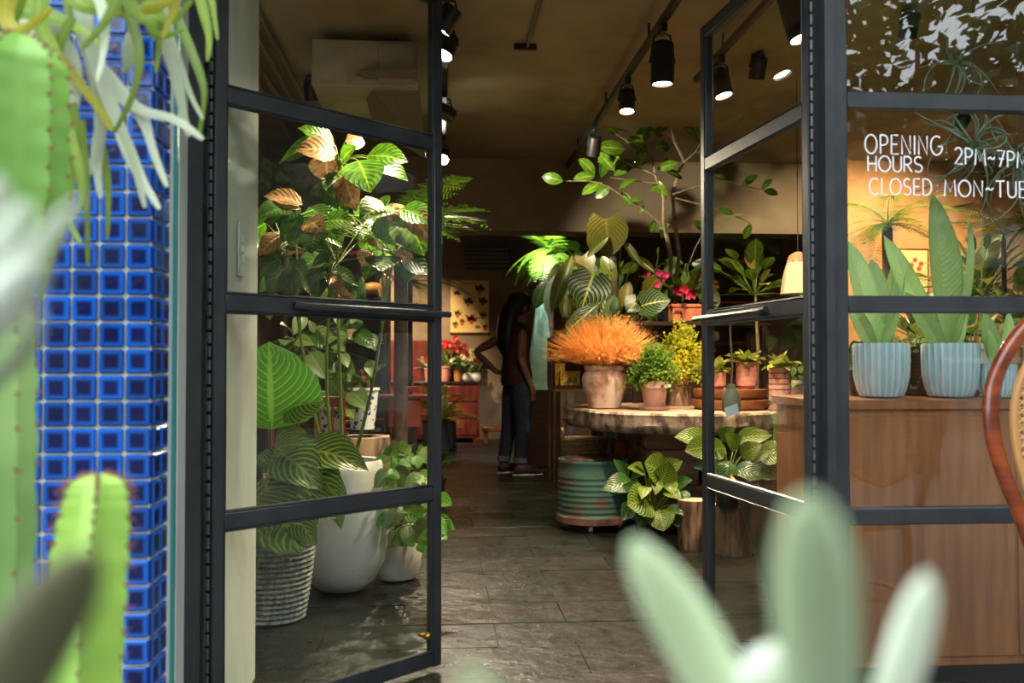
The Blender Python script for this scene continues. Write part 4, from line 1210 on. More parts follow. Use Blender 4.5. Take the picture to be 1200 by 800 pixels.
# anthuriums / philodendrons between person and orange grass
q = P(718, 420, 7.15)
t = thing('veined_anthurium', 'tall pot of dark anthuriums with white-veined heart leaves on a pole', 'potted plant', (q.x, q.y, 0))
simple_pot(t, (0, 0, 0), .14, .18, .75, m_blackpot)
zt = P(720, 300, 7.15).z
part('moss_pole', MB().lathe([(.045, .72), (.05, .8), (.048, zt-.2), (.046, zt-.02), (.02, zt)], 12, jit=.05), m_darkbark, t)
rt = Vector((q.x, q.y, .76))
ha = leaf_mesh('heart', M_anth, .5, .15); hy = leaf_mesh('heart', M_anthy, .5, .15)
for (b, tp, me, w, d0) in [((695, 323), (681, 363), ha, 1.25, 6.3), ((704, 354), (661, 393), leaf_mesh('oval', M_anth, .4, .2), .7, 6.2), ((710, 257), (713, 303), hy, 1.1, 6.4), ((752, 358), (786, 352), ha, 1.1, 6.2), ((748, 352), (735, 366), ha, 1.3, 6.25), ((655, 320), (641, 368), leaf_mesh('oval', M_silver, .4, .2), .75, 6.6), ((640, 329), (626, 362), leaf_mesh('oval', M_caldark, .4, .2), .9, 6.7), ((671, 299), (646, 367), leaf_mesh('oval', M_olive, .5, .25), .5, 6.45), ((713, 277), (688, 302), leaf_mesh('oval', M_olive, .5, .25), .6, 6.35), ((728, 280), (752, 312), leaf_mesh('oval', M_olive, .5, .3), .4, 6.4), ((690, 318), (655, 310), leaf_mesh('oval', M_olive, .5, .25), .5, 6.6), ((700, 290), (690, 268), hy, .8, 6.6), ((683, 300), (690, 320), hy, 1.2, 6.65), ((742, 300), (768, 320), leaf_mesh('oval', M_olive, .5, .25), .6, 6.5), ((738, 330), (728, 360), leaf_mesh('oval', M_anthy, .5, .25), .9, 6.5), ((760, 340), (775, 320), hy, .9, 6.5), ((665, 345), (672, 385), leaf_mesh('oval', M_olive, .5, .25), .7, 6.7), ((680, 330), (660, 350), leaf_mesh('oval', M_ferndark, .5, .25), .8, 6.8), ((720, 345), (712, 385), leaf_mesh('oval', M_ferndark, .5, .25), .8, 6.6), ((705, 300), (722, 330), leaf_mesh('oval', M_olive, .5, .25), .9, 6.6)]:
    leafpx(t, me, b, tp, d0, d0-.05, w*1.1, (rnd(-.2, .2), 0, rnd(.1, .5)), rt+V(rnd(-.05, .05), 0, rnd(.1, .5)), .004)

# dense dark foliage plant behind the anthuriums
q = P(752, 420, 7.5)
t = thing('potted_philodendron', 'dense shaded philodendron filling the space behind the anthuriums and orchids', 'potted plant', (q.x, q.y, 0))
simple_pot(t, (0, 0, 0), .13, .17, .6, m_blackpot)
part('moss_pole', MB().lathe([(.04, .57), (.045, .7), (.04, 1.6), (.02, 1.66)], 10, jit=.05), m_darkbark, t)
rt = Vector((q.x, q.y, .9))
fl = [leaf_mesh('oval', M_olive, .5, .25), leaf_mesh('oval', M_ferndark, .5, .25), leaf_mesh('heart', M_schefd, .5, .2), leaf_mesh('lance', M_fern, .6, .25)]
for i in range(64):
    px = rnd(662, 838); py = rnd(292, 372); d = rnd(7.25, 7.6); a = rnd(0, 2*PI); l_ = rnd(22, 40)
    leafpx(t, fl[i % 4], (px, py), (px+l_*math.cos(a)*.8, py+l_*(.3+.6*math.sin(a))), d, d-.08, 1.0, (rnd(-.5, .5), 0, rnd(.1, .8)), rt+V(0, 0, rnd(0, .5)), .003)

# brass console with display case
z = P(650, 455, 7.5).z
a = P(650, 570, 7.5); b = P(640, 565, 7.85)
t = thing('brass_console', 'slim brass-legged console table with dark top', 'table', (a.x, a.y, 0))
ln = 1.1
for (x, y_) in ((0, 0), (0, .36), (ln, 0), (ln, .36)):
    part('leg', MB().box((x-.009, y_-.009, 0), (x+.009, y_+.009, z-.02), .002), m_brass, t)
part('top_frame', MB().box((-.012, -.012, z-.024), (ln+.012, .372, z-.006), .002), m_brass, t)
part('top', MB().box((-.012, -.012, z-.006), (ln+.012, .372, z), .001), m_darkwood, t)
c = thing('display_case', 'dark wooden display case with brass edge on the console', 'display case', (a.x-.02, a.y+.06, z))
hc = P(640, 395, 7.7).z-z
part('back', MB().box((0, .26, 0), (.36, .28, hc), .002), m_darkwood, c)
part('side', MB().box((0, 0, 0), (.02, .26, hc), .002), m_darkwood, c)
part('side', MB().box((.34, 0, 0), (.36, .26, hc), .002), m_darkwood, c)
part('base', MB().box((.02, 0, 0), (.34, .26, .02)), m_darkwood, c)
part('lid', MB().box((.02, 0, hc-.02), (.34, .26, hc)), m_darkwood, c)
part('edge_trim', MB().tube([(.0, -.004, .0), (0, -.004, hc)], .006, 4), mat('copper_edge', H('9c5a30'), .35, metal=.8), c)
def boxmat():
    tt = NT('leaf_print_yellow')
    tt.set(Base_Color=tt.mix(tt.ramp(tt.noise(26, 3, stretch=(1, 1, .5)), .50, .58), H('d0a02e'), H('3e6a3a')), Roughness=.5)
    return tt.m
m_ybox = boxmat()
for (lab, x0, x1, z0, z1, yy) in (('small plain yellow tin at the back of the display case', .05, .13, .02, .20, .14), ('yellow box printed with green leaves in the display case', .08, .24, .02, .135, .04)):
    q = thing('printed_box', lab, 'box', (a.x-.02+x0, a.y+.06+yy, z+z0))
    part('carton', MB().box((0, 0, 0), (x1-x0, .06, z1-z0), .003), m_ybox, q)
    part('lid_band', MB().box((-.001, -.001, z1-z0-.02), (x1-x0+.001, .061, z1-z0+.001), .001), mat('ochre_card', H('b9892a'), .6), q)
q = thing('cork_block', 'pale cork block on top of the display case', 'block', (a.x+.10, a.y+.1, z+hc))
part('block', MB().box((-.05, -.03, 0), (.05, .03, .06), .004), mat('cork', H('a9917a'), .8, H('8b735d'), 30), q)
part('label_band', MB().box((-.051, -.031, .02), (.051, .031, .035)), mat('kraft_paper', H('8a7258'), .8), q)

# barrel stool
g = PZ(695, 618)
t = thing('ribbed_drum', 'rusty green ribbed metal drum on castors', 'drum', g)
m_drum = mat('chipped_green_paint', H('4c7468'), .55, H('6e5a4c'), 9, .48, .66, bump=.25, metal=.2, detail=7)
m_rust = mat('rusty_steel', H('8b6a60'), .7, H('5d3f36'), 14, metal=.2)
pr = [(.205, .06), (.218, .06), (.220, .068), (.216, .09)]
for k in range(7):
    z0 = .10+k*.033
    pr += [(.207, z0), (.207, z0+.006), (.213, z0+.017), (.213, z0+.022)]
pr += [(.208, .345), (.209, .40), (.213, .405), (.213, .42), (.205, .42), (.203, .405), (.1, .402)]
part('drum', MB().lathe(pr, 44), m_drum, t)
part('rim', MB().lathe([(.216, .045), (.224, .048), (.224, .085), (.216, .088)], 44), m_rust, t)
part('base_plate', MB().lathe([(.20, .05), (.21, .052), (.21, .06), (.2, .062)], 30), m_rust, t)
part('lid', MB().lathe([(.17, .404), (.175, .42), (.165, .432), (.05, .436)], 32), mat('dark_leather', H('3a241d'), .5), t)
for k in range(4):
    a_ = R(255+k*90)
    c = V(math.cos(a_)*.16, math.sin(a_)*.16, 0)
    q = part('castor', MB().tube([c+V(-.012, 0, .024), c+V(.012, 0, .024)], .024, 14), mat('castor_grey', H('b5aea2'), .5), t)
    part('castor_fork', MB().box((c.x-.02, c.y-.008, .024), (c.x-.014, c.y+.03, .055)).box((c.x+.014, c.y-.008, .024), (c.x+.02, c.y+.03, .055)), m_rust, q)
# low stool with wicker basket behind the drum
g = PZ(688, 598)
t = thing('low_stool', 'low dark stool behind the drum', 'stool', (g.x, g.y+.05, 0))
part('seat', MB().lathe([(.165, .305), (.175, .31), (.175, .33), (.165, .335)], 28), m_darkwood, t)
for k in range(4):
    a_ = R(45+90*k); part('leg', MB().tube([(math.cos(a_)*.12, math.sin(a_)*.12, .31), (math.cos(a_)*.14, math.sin(a_)*.14, 0)], .014, 7), m_darkwood, t)
bk = thing('wicker_basket', 'pale wicker basket with loop handles under the slab table', 'basket', (g.x-.01, g.y+.05, .336))
m_wick = mat('wicker', H('b89b78'), .8, H('8d7355'), 40, stretch=(1, 1, 2), bump=.8, bscale=60)
mb = MB()
for k in range(9):
    z0 = k*.017; rr = .14+.02*k/8
    mb.lathe([(rr-.004, z0), (rr+.004, z0+.008), (rr-.004, z0+.017)], 44, rip=.02, nr=22)
part('body', mb, m_wick, bk)
part('base', MB().lathe([(.02, 0), (.138, .001), (.138, .006), (.02, .008)], 24), m_wick, bk)
for s_ in (-1, 1):
    part('handle', MB().tube([(s_*.15, -.05, .14), (s_*.152, -.045, .19), (s_*.152, 0, .215), (s_*.152, .045, .19), (s_*.15, .05, .14)], .010, 7), m_wick, bk)
g = PZ(732, 590)
t = thing('orange_crate', 'small orange painted crate in the shade behind the drum', 'crate', (P(730, 500, 6.38).x, P(730, 500, 6.38).y, 0))
mo = mat('orange_paint', H('b5602c'), .6, H('8d4820'), 10)
for k in range(4):
    part('slat', MB().box((-.07, -.09, .06+k*.105), (.07, -.075, .15+k*.105), .003), mo, t)
    part('slat', MB().box((-.07, .075, .06+k*.105), (.07, .09, .15+k*.105), .003), mo, t)
for sx in (-.06, .04):
    for sy in (-.075, .055):
        part('corner_post', MB().box((sx, sy, 0), (sx+.02, sy+.02, .48)), mo, t)
# calathea in black nursery pot
g = PZ(763, 636)
t = thing('potted_calathea', 'bushy striped calathea in a black nursery pot in front of the timber blocks', 'potted plant', g)
simple_pot(t, (0, 0, 0), .075, .10, .15, m_blackpot)
part('price_tag', MB().box((.02, -.106, .10), (.045, -.1, .125)), m_white, t)
rt = g+V(0, 0, .13)
le = leaf_mesh('ovate', M_cal, .9, .2, .05); led = leaf_mesh('ovate', M_caldark, .9, .2, .05); ler = leaf_mesh('round', M_cal, .7, .2, .04)
for (b, tp, me, w, dz) in [((775, 558), (755, 542), ler, 1.0, 0), ((772, 566), (784, 540), le, 1.2, 0), ((760, 560), (800, 540), le, .9, .1), ((762, 586), (735, 592), ler, 1.0, -.1), ((773, 597), (778, 622), ler, .95, -.12), ((785, 592), (803, 605), led, 1.0, 0), ((742, 565), (705, 574), led, .8, .0), ((735, 560), (718, 538), led, .6, .1), ((745, 560), (745, 545), led, .9, .1), ((790, 570), (812, 562), led, .8, .05), ((795, 575), (806, 590), led, .9, .05), ((750, 575), (728, 570), led, .8, -.05), ((740, 590), (728, 610), led, .9, -.05), ((758, 570), (752, 585), le, .8, -.1), ((768, 560), (768, 580), le, .8, -.05), ((780, 575), (798, 585), le, .9, -.08), ((757, 595), (748, 618), led, 1.0, -.08), ((785, 565), (790, 580), le, .9, -.05), ((755, 552), (735, 548), le, .7, .08), ((788, 600), (795, 618), led, 1.0, 0)]:
    leafpx(t, me, b, tp, 5.1+dz, 5.05+dz-.05, w*1.3, (rnd(-.3, .3), 0, rnd(.2, .7)), rt, .004)
# stumps beside it
g = PZ(814, 643); log('short_stump', 'short split stump of pale wood beside the calathea', (g.x, g.y, 0), .085, .265, 1.0)
g = PZ(859, 648); log('short_stump', 'short round stump carrying the dark glass planter', (g.x, g.y, 0), .105, .255, 1.0)
g = P(853, 606, 4.83)
t = thing('potted_calathea', 'large calathea with rolled new leaf in a dark planter on the stump', 'potted plant', (g.x, g.y, .26))
part('planter', MB().lathe([(.055, 0), (.06, .004), (.062, .05), (.064, .14), (.058, .14), (.055, .12), (.02, .115)], 24), m_blackpot, t)
part('band', MB().lathe([(.0605, .05), (.0650, .052), (.0655, .136), (.062, .138)], 24), mat('smoked_glaze', (.06, .055, .05), .15), t)
part('soil', MB().lathe([(.053, .118), (.04, .128), (.01, .13)], 12), m_soil, t)
rt = Vector(t.location)+V(0, 0, .125)
for (b, tp, me, w, dz) in [((833, 520), (790, 512), le, .8, .0), ((832, 524), (802, 528), le, 1.1, -.05), ((868, 535), (893, 520), le, 1.0, 0), ((872, 532), (905, 528), le, .9, 0), ((850, 525), (820, 530), le, 1.0, .05), ((890, 530), (920, 535), ler, .9, 0), ((862, 515), (905, 510), le, .7, .1), ((840, 540), (812, 548), led, .9, 0), ((880, 545), (918, 560), led, .9, 0), ((860, 550), (895, 560), led, 1.0, -.05), ((850, 545), (828, 560), led, .9, -.05), ((855, 540), (845, 570), led, 1.0, -.08), ((845, 515), (860, 500), le, 1.0, .1), ((865, 525), (850, 508), le, 1.0, .05)]:
    leafpx(t, me, b, tp, 4.85+dz, 4.8+dz, w*1.35, (rnd(-.3, .3), 0, rnd(.3, .8)), rt, .004)
a = P(908, 530, 4.85); b = P(912, 484, 4.85)
stem(t, rt, a, .005)
part('rolled_leaf', MB().tube([p-Vector(t.location) for p in curve(a, b, (.005, 0, 0), 6)], [.004, .014, .018, .020, .022, .024, .026], 10, False), M_calbig, t)
# dark vessel with brass rim
g = PZ(922, 712)
t = thing('brass_rim_planter', 'large black conical planter with a bent brass rim beside the right door', 'planter', g)
mb = MB(); n = 40; rim = []
for i in range(7):
    f = i/6
    for k in range(n):
        an = 2*PI*k/n
        r_ = .07+.15*f
        z_ = .40*f + (.13*math.cos(an+.3)*-1)*f
        mb.v.append((r_*math.cos(an), r_*math.sin(an)*.9, z_))
        if i == 6: rim.append((r_*math.cos(an), r_*math.sin(an)*.9, z_))
for i in range(6):
    for k in range(n): mb.f.append((i*n+k, i*n+(k+1) % n, (i+1)*n+(k+1) % n, (i+1)*n+k))
mb.f.append(tuple(range(n-1, -1, -1)))
part('shell', mb, mat('blackened_metal', (.02, .019, .017), .35), t)
part('rim', MB().tube(rim+rim[:1], .008, 6, False), m_brass, t)
# ------------------------------------------------------------ back of the shop
g = P(551, 358, 12.15)
t = thing('botanical_poster', 'yellowed botanical poster of potted houseplants on the rear wall', 'poster', (g.x, YB-.001, g.z))
def papermat():
    tt = NT('aged_paper'); tt.set(Base_Color=tt.mix(tt.ramp(tt.noise(3, 3), .3, .7), H('e3c284'), H('d2ab68')), Roughness=.8); return tt.m
m_paper = papermat()
part('sheet', MB().box((-.25, -.012, -.34), (.25, 0, .34)), m_paper, t, False)
part('bottom_batten', MB().box((-.26, -.022, -.36), (.26, 0, -.34)), m_brass, t, False)
inkg = [mat('green_ink', H('3f5a30'), .8), mat('pale_green_ink', H('7d8a3c'), .8), mat('plum_ink', H('6a2a2c'), .8)]; inkr = mat('red_ink', H('a8452c'), .8)
def flat_leaf(mb, x, z, a, l_, w):
    d = (math.cos(a), math.sin(a)); q = (-d[1], d[0])
    mb.add([(x, -.0135, z), (x+d[0]*l_*.5+q[0]*w, -.0135, z+d[1]*l_*.5+q[1]*w), (x+d[0]*l_, -.0135, z+d[1]*l_), (x+d[0]*l_*.5-q[0]*w, -.0135, z+d[1]*l_*.5-q[1]*w)], [(0, 1, 2, 3)])
for (x, z, s_, ik, pot_) in ((.13, .22, .1, 0, 1), (-.02, .05, .1, 0, 1), (.17, .06, .09, 0, 1), (-.17, .16, .07, 0, 0), (-.16, -.1, .08, 1, 1), (.17, -.12, .08, 1, 1), (.02, -.18, .11, 2, 1), (-.19, -.24, .07, 1, 1), (-.1, -.2, .06, 1, 1), (.2, -.27, .05, 0, 1), (.1, -.28, .05, 1, 0)):
    mb = MB()
    for k in range(9):
        flat_leaf(mb, x, z, R(-10+25*k), s_*(.7+.3*math.sin(k*2.3)), s_*.2)
    o = part('printed_plant', mb, inkg[ik], t, False)
    if pot_:
        part('printed_pot', MB().add([(x-.018, -.0137, z-.05), (x+.018, -.0137, z-.05), (x+.028, -.0137, z-.002), (x-.028, -.0137, z-.002)], [(0, 1, 2, 3)]), inkr, o, False)
part('title_line', MB().add([(-.09, -.0135, .30), (.09, -.0135, .30), (.09, -.0135, .312), (-.09, -.0135, .312)], [(0, 1, 2, 3)]), mat('brown_ink', H('8a6a40'), .8), t, False)

a = P(562, 447, 11.75)
CZ = a.z
t = thing('chest_of_drawers', 'red stained chest of drawers with stepped back board', 'chest', (a.x, a.y, 0))
m_rc = mat('red_lacquer_wood', H('6e2a1c'), .35, H('4d1a10'), 4, stretch=(4, 1, 1))
part('body', MB().box((-1.15, 0, .06), (0, .42, CZ-.03), .004), m_rc, t)
part('top', MB().box((-1.18, -.02, CZ-.03), (.03, .44, CZ), .004), m_darkwood, t)
bk = MB()
zb = P(525, 399, 12.1).z; zb2 = P(555, 410, 12.1).z
bk.add([(-1.15, .40, CZ), (0, .40, CZ), (0, .40, zb2), (-.16, .40, zb2), (-.2, .40, zb2+.03), (-.32, .40, zb-.03), (-.36, .40, zb), (-1.15, .40, zb)] + [(-1.15, .43, CZ), (0, .43, CZ), (0, .43, zb2), (-.16, .43, zb2), (-.2, .43, zb2+.03), (-.32, .43, zb-.03), (-.36, .43, zb), (-1.15, .43, zb)], [tuple(range(8)), tuple(range(15, 7, -1))]+[(k, k+8, (k+1) % 8+8, (k+1) % 8) for k in range(8)])
part('back_board', bk, m_rc, t, False)
for c_ in range(2):
    for r_ in range(3):
        z0 = .10+r_*.21
        q = part('drawer', MB().box((-1.12+c_*.56, -.012, z0), (-.59+c_*.56, 0, z0+.19), .004), m_rc, t)
        part('pull', MB().tube([(-.92+c_*.56, -.018, z0+.095), (-.855+c_*.56, -.032, z0+.09), (-.79+c_*.56, -.018, z0+.095)], .006, 6), m_brass, q)
for sx in (-1.1, -.05):
    for sy in (.03, .38):
        part('foot', MB().box((sx-.03, sy-.03, 0), (sx+.03, sy+.03, .06)), m_rc, t)
m_redf = leafmat('red_petal', H('b32a20'), rough=.5, transl=.3); m_wf = leafmat('cream_petal', H('d9c3a0'), rough=.5, transl=.3)
fl_r = leaf_mesh('oval', m_redf, .4, .1, 0, 4, 1); fl_w = leaf_mesh('oval', m_wf, .4, .1, 0, 4, 1)
def flower_pot(label, px, d, r, h, m, flowers, fz, base=CZ, white=False):
    g = P(px, 440, d); g.z = base
    t = thing('flower_pot', label, 'potted plant', g)
    if white: part('pot', MB().lathe([(r*.6, 0), (r*.95, h*.2), (r*1.05, h*.5), (r*.9, h*.9), (r*.7, h), (r*.55, h*.95), (.01, h*.9)], 18), m, t)
    else: simple_pot(t, (0, 0, 0), r*.7, r, h, m, .01, 'pot', 18)
    rt = g+V(0, 0, h-.02)
    rosette(t, rt, 7, leaf_mesh('lance', M_dusty, .8, .2, 0, 6, 1), (.14, .24), (20, 75), (.02, .05), 1.5, rr=.003)
    for k in range(4):
        c = rt+V(rnd(-.08, .08), rnd(-.05, .05), fz+rnd(-.04, .06))
        stem(t, rt, c, .003)
        for j in range(6):
            an = j*1.05
            leaf(t, flowers, c, c+V(math.cos(an)*.045, rnd(-.02, .02), math.sin(an)*.045), TOCAM, 1.6, 'petal')
flower_pot('pink clay pot with red flowers beside the door edge on the chest', 522, 11.85, .075, .19, m_pink, fl_r, .28)
flower_pot('tall terracotta pot with scarlet bloom behind the others on the chest', 527.5, 12.0, .07, .26, m_terra, fl_r, .26)
flower_pot('ochre clay pot with red blooms in the middle of the chest', 537, 11.88, .07, .17, mat('ochre_clay', H('a8703a'), .7), fl_r, .28)
flower_pot('round white pot with cream flowers beside the ochre pot', 548, 11.88, .065, .11, m_whitepot, fl_w, .2, white=True)
flower_pot('round white pot at the outer end of the chest, taller flowers', 558, 11.88, .06, .11, m_whitepot, fl_w, .3, white=True)
flower_pot('pink clay pot on the chest seen through the left door pane', 503, 11.9, .07, .17, m_pink, fl_r, .12)

g = PZ(515, 527)
t = thing('black_planter_box', 'square black planter box with golden-green fern and wooden rim', 'potted plant', g)
part('box', MB().box((-.19, -.17, 0), (.19, .17, .33), .008), m_blackpot, t)
part('rim', MB().box((-.20, -.18, .33), (.20, .18, .355), .004), m_redwood, t)
for i in range(34):
    an = i*2.4; e = R(rnd(-15, 75)); l_ = rnd(.28, .46); b = g+V(math.cos(an)*.08, math.sin(an)*.08, .35)
    leaf(t, frond_mesh('gold_frond', leafmat('gold_fern_leaf', H('8d8f3a'), rough=.5, col2=H('5d6a2a'), transl=.3), 14, False, 1.3, .2, .08), b, b+V(math.cos(an)*math.cos(e), math.sin(an)*math.cos(e), math.sin(e))*l_, (0, 0, 1), 1, 'frond')
g = PZ(596, 524)
t = thing('low_bench', 'low carved wooden bench against the rear wall', 'bench', (g.x, g.y+.5, 0))
part('seat', MB().box((-.3, -.15, .16), (.3, .15, .22), .01), mat('honey_wood', H('8d5526'), .4, H('6b3c18'), 6), t)
for sx in (-.27, -.02, .22):
    part('leg', MB().box((sx, -.13, 0), (sx+.05, .13, .16), .01), mat('honey_wood', H('8d5526')), t)
g0 = P(545, 312, 11.9); g1 = P(600, 284, 11.9)
t = thing('wall_vent', 'long dark louvred vent high on the rear wall', 'vent', (g0.x, YB, g0.z))
part('frame', MB().box((0, -.10, 0), (g1.x-g0.x, 0, g1.z-g0.z), .004), m_darkwood, t)
for k in range(5):
    part('louvre', MB().box((.01, -.118, .03+k*.055), (g1.x-g0.x-.01, -.10, .05+k*.055)), mat('louvre_paint', H('6b604f'), .5), t, False)
# tapered teal pillar, tree fern behind the beam
g = PZ(634, 545)
t = thing('tapered_column', 'tall tapering pale teal column beside the person', 'column', g)
zt = P(634, 352, 9.1).z; s_ = .14
m_teal = mat('pale_teal_plaster', H('86b3a2'), .7, H('6f9c8c'), 8, bump=.2)
part('shaft', MB().add([(-s_, -s_, .74), (s_, -s_, .74), (s_, s_, .74), (-s_, s_, .74), (-.04, -.04, zt), (.04, -.04, zt), (.04, .04, zt), (-.04, .04, zt)], [(3, 2, 1, 0), (4, 5, 6, 7), (0, 1, 5, 4), (1, 2, 6, 5), (2, 3, 7, 6), (3, 0, 4, 7)]), m_teal, t, False)
part('plinth', MB().box((-.17, -.17, 0), (.17, .17, .74), .006), m_darkwood, t)
g = P(643, 290, 9.5)
tree_fern('tree fern glowing in a lamp behind the ceiling beam', g, 20, (.4, .62), M_fern, 0, (-50, 20), r=.06)
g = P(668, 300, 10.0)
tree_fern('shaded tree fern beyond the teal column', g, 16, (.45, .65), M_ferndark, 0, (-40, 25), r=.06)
g = P(540, 295, 8.6)

# ------------------------------------------------------------ the person
g = PZ(606, 556)
t = thing('person', 'person in dark sleeveless top, jeans and cap with one hand on the hip', 'person', g, R(20))
m_skin = mat('skin', H('8a6152'), .5); m_hair = mat('black_hair', (.008, .006, .006), .4); m_jean = mat('dark_denim', H('27344a'), .8, H('1d2738'), 30); m_top = mat('maroon_cloth', H('34191b'), .8); m_shoe = mat('black_canvas', (.015, .013, .015), .7); m_sock = mat('plum_sock', H('7a3550'), .8); m_sole = mat('white_rubber', H('c9c4b8'), .6); m_cuff = mat('denim_cuff', H('56677a'), .8)
# local frame: x = the way the person faces, y = left side, z = up
S = {'pel': (0, 0, .84, .12), 'sp1': (-.01, 0, .98, .105), 'sp2': (-.01, 0, 1.12, .11), 'ch': (-.01, 0, 1.26, .12), 'nk': (.01, 0, 1.36, .055), 'hd0': (.03, 0, 1.42, .06), 'hd1': (.045, 0, 1.49, .085), 'hd2': (.035, 0, 1.55, .075),
     'rs': (-.01, -.15, 1.27, .055), 're': (-.05, -.20, 1.02, .040), 'rw': (.04, -.19, .82, .027), 'rh': (.07, -.185, .75, .030),
     'ls': (-.01, .15, 1.27, .055), 'le': (-.30, .26, 1.10, .038), 'lw': (-.12, .20, .92, .027), 'lh': (-.05, .16, .90, .030),
     'rhp': (0, -.085, .80, .085), 'rk': (.01, -.10, .46, .058), 'ra': (-.02, -.11, .09, .038), 'rf': (.10, -.12, .03, .030),
     'lhp': (0, .085, .80, .085), 'lk': (-.03, .10, .46, .058), 'la': (-.08, .11, .09, .038), 'lf': (.04, .14, .03, .030)}
for s_, hd, hx in (('r', 'rh', 1), ('l', 'lh', 1)):
    bx, by, bz, _ = S[hd]
    for k in range(4):
        if s_ == 'r':
            S['%sf%da' % (s_, k)] = (bx+.022-.012*k, by-.006+.004*k, bz-.045, .008); S['%sf%db' % (s_, k)] = (bx+.026-.012*k, by+.006, bz-.085-.006*(k in (1, 2)), .006)
        else:
            S['%sf%da' % (s_, k)] = (bx+.045, by-.004, bz+.018-.013*k, .008); S['%sf%db' % (s_, k)] = (bx+.085+.006*(k in (1, 2)), by-.022, bz+.014-.012*k, .006)
    S['%st' % s_] = (bx+(.035 if s_ == 'r' else .03), by-.004, bz+(-.01 if s_ == 'r' else .038), .008); S['%st2' % s_] = (bx+(.045 if s_ == 'r' else .05), by, bz+(-.045 if s_ == 'r' else .05), .006)
E = [('pel', 'sp1'), ('sp1', 'sp2'), ('sp2', 'ch'), ('ch', 'nk'), ('nk', 'hd0'), ('hd0', 'hd1'), ('hd1', 'hd2'), ('ch', 'rs'), ('rs', 're'), ('re', 'rw'), ('rw', 'rh'), ('ch', 'ls'), ('ls', 'le'), ('le', 'lw'), ('lw', 'lh'), ('pel', 'rhp'), ('rhp', 'rk'), ('rk', 'ra'), ('ra', 'rf'), ('pel', 'lhp'), ('lhp', 'lk'), ('lk', 'la'), ('la', 'lf')]
for s_, hd in (('r', 'rh'), ('l', 'lh')):
    for k in range(4): E += [(hd, '%sf%da' % (s_, k)), ('%sf%da' % (s_, k), '%sf%db' % (s_, k))]
    E += [(hd, '%st' % s_), ('%st' % s_, '%st2' % s_)]
def skin(name, keys, edges, rs, m, parent, root, sub=2):
    me = bpy.data.meshes.new(name)
    idx = {k: i for i, k in enumerate(keys)}
    me.from_pydata([S[k][:3] for k in keys], [(idx[a], idx[b]) for a, b in edges], [])
    me.materials.append(m)
    o = link(name, me, parent)
    md = o.modifiers.new('Skin', 'SKIN'); md.use_smooth_shade = True; md.branch_smoothing = .6
    sv = me.skin_vertices[0].data
    for k, i in idx.items():
        r_ = S[k][3]*rs; sv[i].radius = (r_, r_); sv[i].use_root = (k == root)
    sd = o.modifiers.new('Subdivision', 'SUBSURF'); sd.levels = sub; sd.render_levels = sub
    return o
body = skin('body', list(S), E, 1.0, m_skin, t, 'pel')
jn = MB().lathe([(.10, .78), (.150, .80), (.158, .86), (.150, .92), (.138, .97)], 20, sx=.86)
jn.tube([(0, -.075, .86), (.005, -.088, .70), (.01, -.10, .47), (-.005, -.106, .28), (-.02, -.11, .13)], [.088, .094, .072, .062, .056], 16)
jn.tube([(0, .075, .86), (-.01, .085, .70), (-.03, .10, .47), (-.055, .106, .28), (-.08, .11, .13)], [.088, .094, .072, .062, .056], 16)
part('jeans', jn, m_jean, t)
part('sleeveless_top', MB().lathe([(.155, .80), (.168, .83), (.160, .92), (.146, 1.02), (.150, 1.12), (.165, 1.21), (.172, 1.27), (.150, 1.325), (.09, 1.355), (.06, 1.365)], 24, (-.01, 0, 0), sx=.80), m_top, t)
for s_, (ax, ay, fx, fy) in (('r', (-.02, -.11, .10, -.13)), ('l', (-.08, .11, .05, .15))):
    part('cuff', MB().lathe([(.055, .115), (.062, .12), (.062, .16), (.055, .165)], 16, (ax, ay, 0)), m_cuff, t)
    part('sock', MB().tube([(ax, ay, .13), (ax, ay, .06)], [.040, .042], 12), m_sock, t)
    d = V(fx-ax, fy-ay, 0).normalized()
    sh = part('shoe', MB().tube([V(ax, ay, .05)-d*.055, V(ax, ay, .055)-d*.03, V(ax, ay, .055)+d*.06, V(ax, ay, .042)+d*.14, V(ax, ay, .035)+d*.185], [.028, .044, .045, .042, .022], 12), m_shoe, t)
    part('sole', MB().tube([V(ax, ay, .010)-d*.065, V(ax, ay, .010)+d*.0, V(ax, ay, .010)+d*.12, V(ax, ay, .010)+d*.195], [.030, .046, .047, .026], 12, True, .25, side=(d.y, -d.x, 0)), m_sole, sh)
hair = MB().ball((.015, 0, 1.515), .105, 16, 10, (1.02, .92, 1.05))
hair.tube([(-.045, 0, 1.50), (-.095, -.01, 1.40), (-.115, -.02, 1.28), (-.125, -.02, 1.15), (-.115, -.015, 1.06)], [.075, .082, .085, .075, .03], 14, True, 1.25)
part('hair', hair, m_hair, t)
part('cap', MB().lathe([(.112, 1.525), (.114, 1.55), (.10, 1.60), (.065, 1.63), (.01, 1.64)], 20, (.02, 0, 0)).tube([(.09, 0, 1.54), (.15, 0, 1.535), (.185, 0, 1.525)], [.085, .075, .045], 14, True, .12, side=(0, 1, 0)), mat('black_cap', (.012, .01, .01), .7), t)
face = part('nose', MB().tube([(.115, 0, 1.50), (.145, 0, 1.465), (.12, 0, 1.455)], [.010, .016, .010], 8), m_skin, t)
for s_ in (-1, 1):
    part('eye', MB().ball((.118, s_*.032, 1.50), .010, 8, 6), m_blackpot, t)
    part('ear', MB().ball((.04, s_*.088, 1.48), .026, 10, 6, (.7, .4, 1.2)), m_skin, t)
part('mouth', MB().tube([(.122, -.022, 1.43), (.130, 0, 1.428), (.122, .022, 1.43)], [.003, .006, .003], 6), mat('lip', H('7a3f3a'), .5), t)

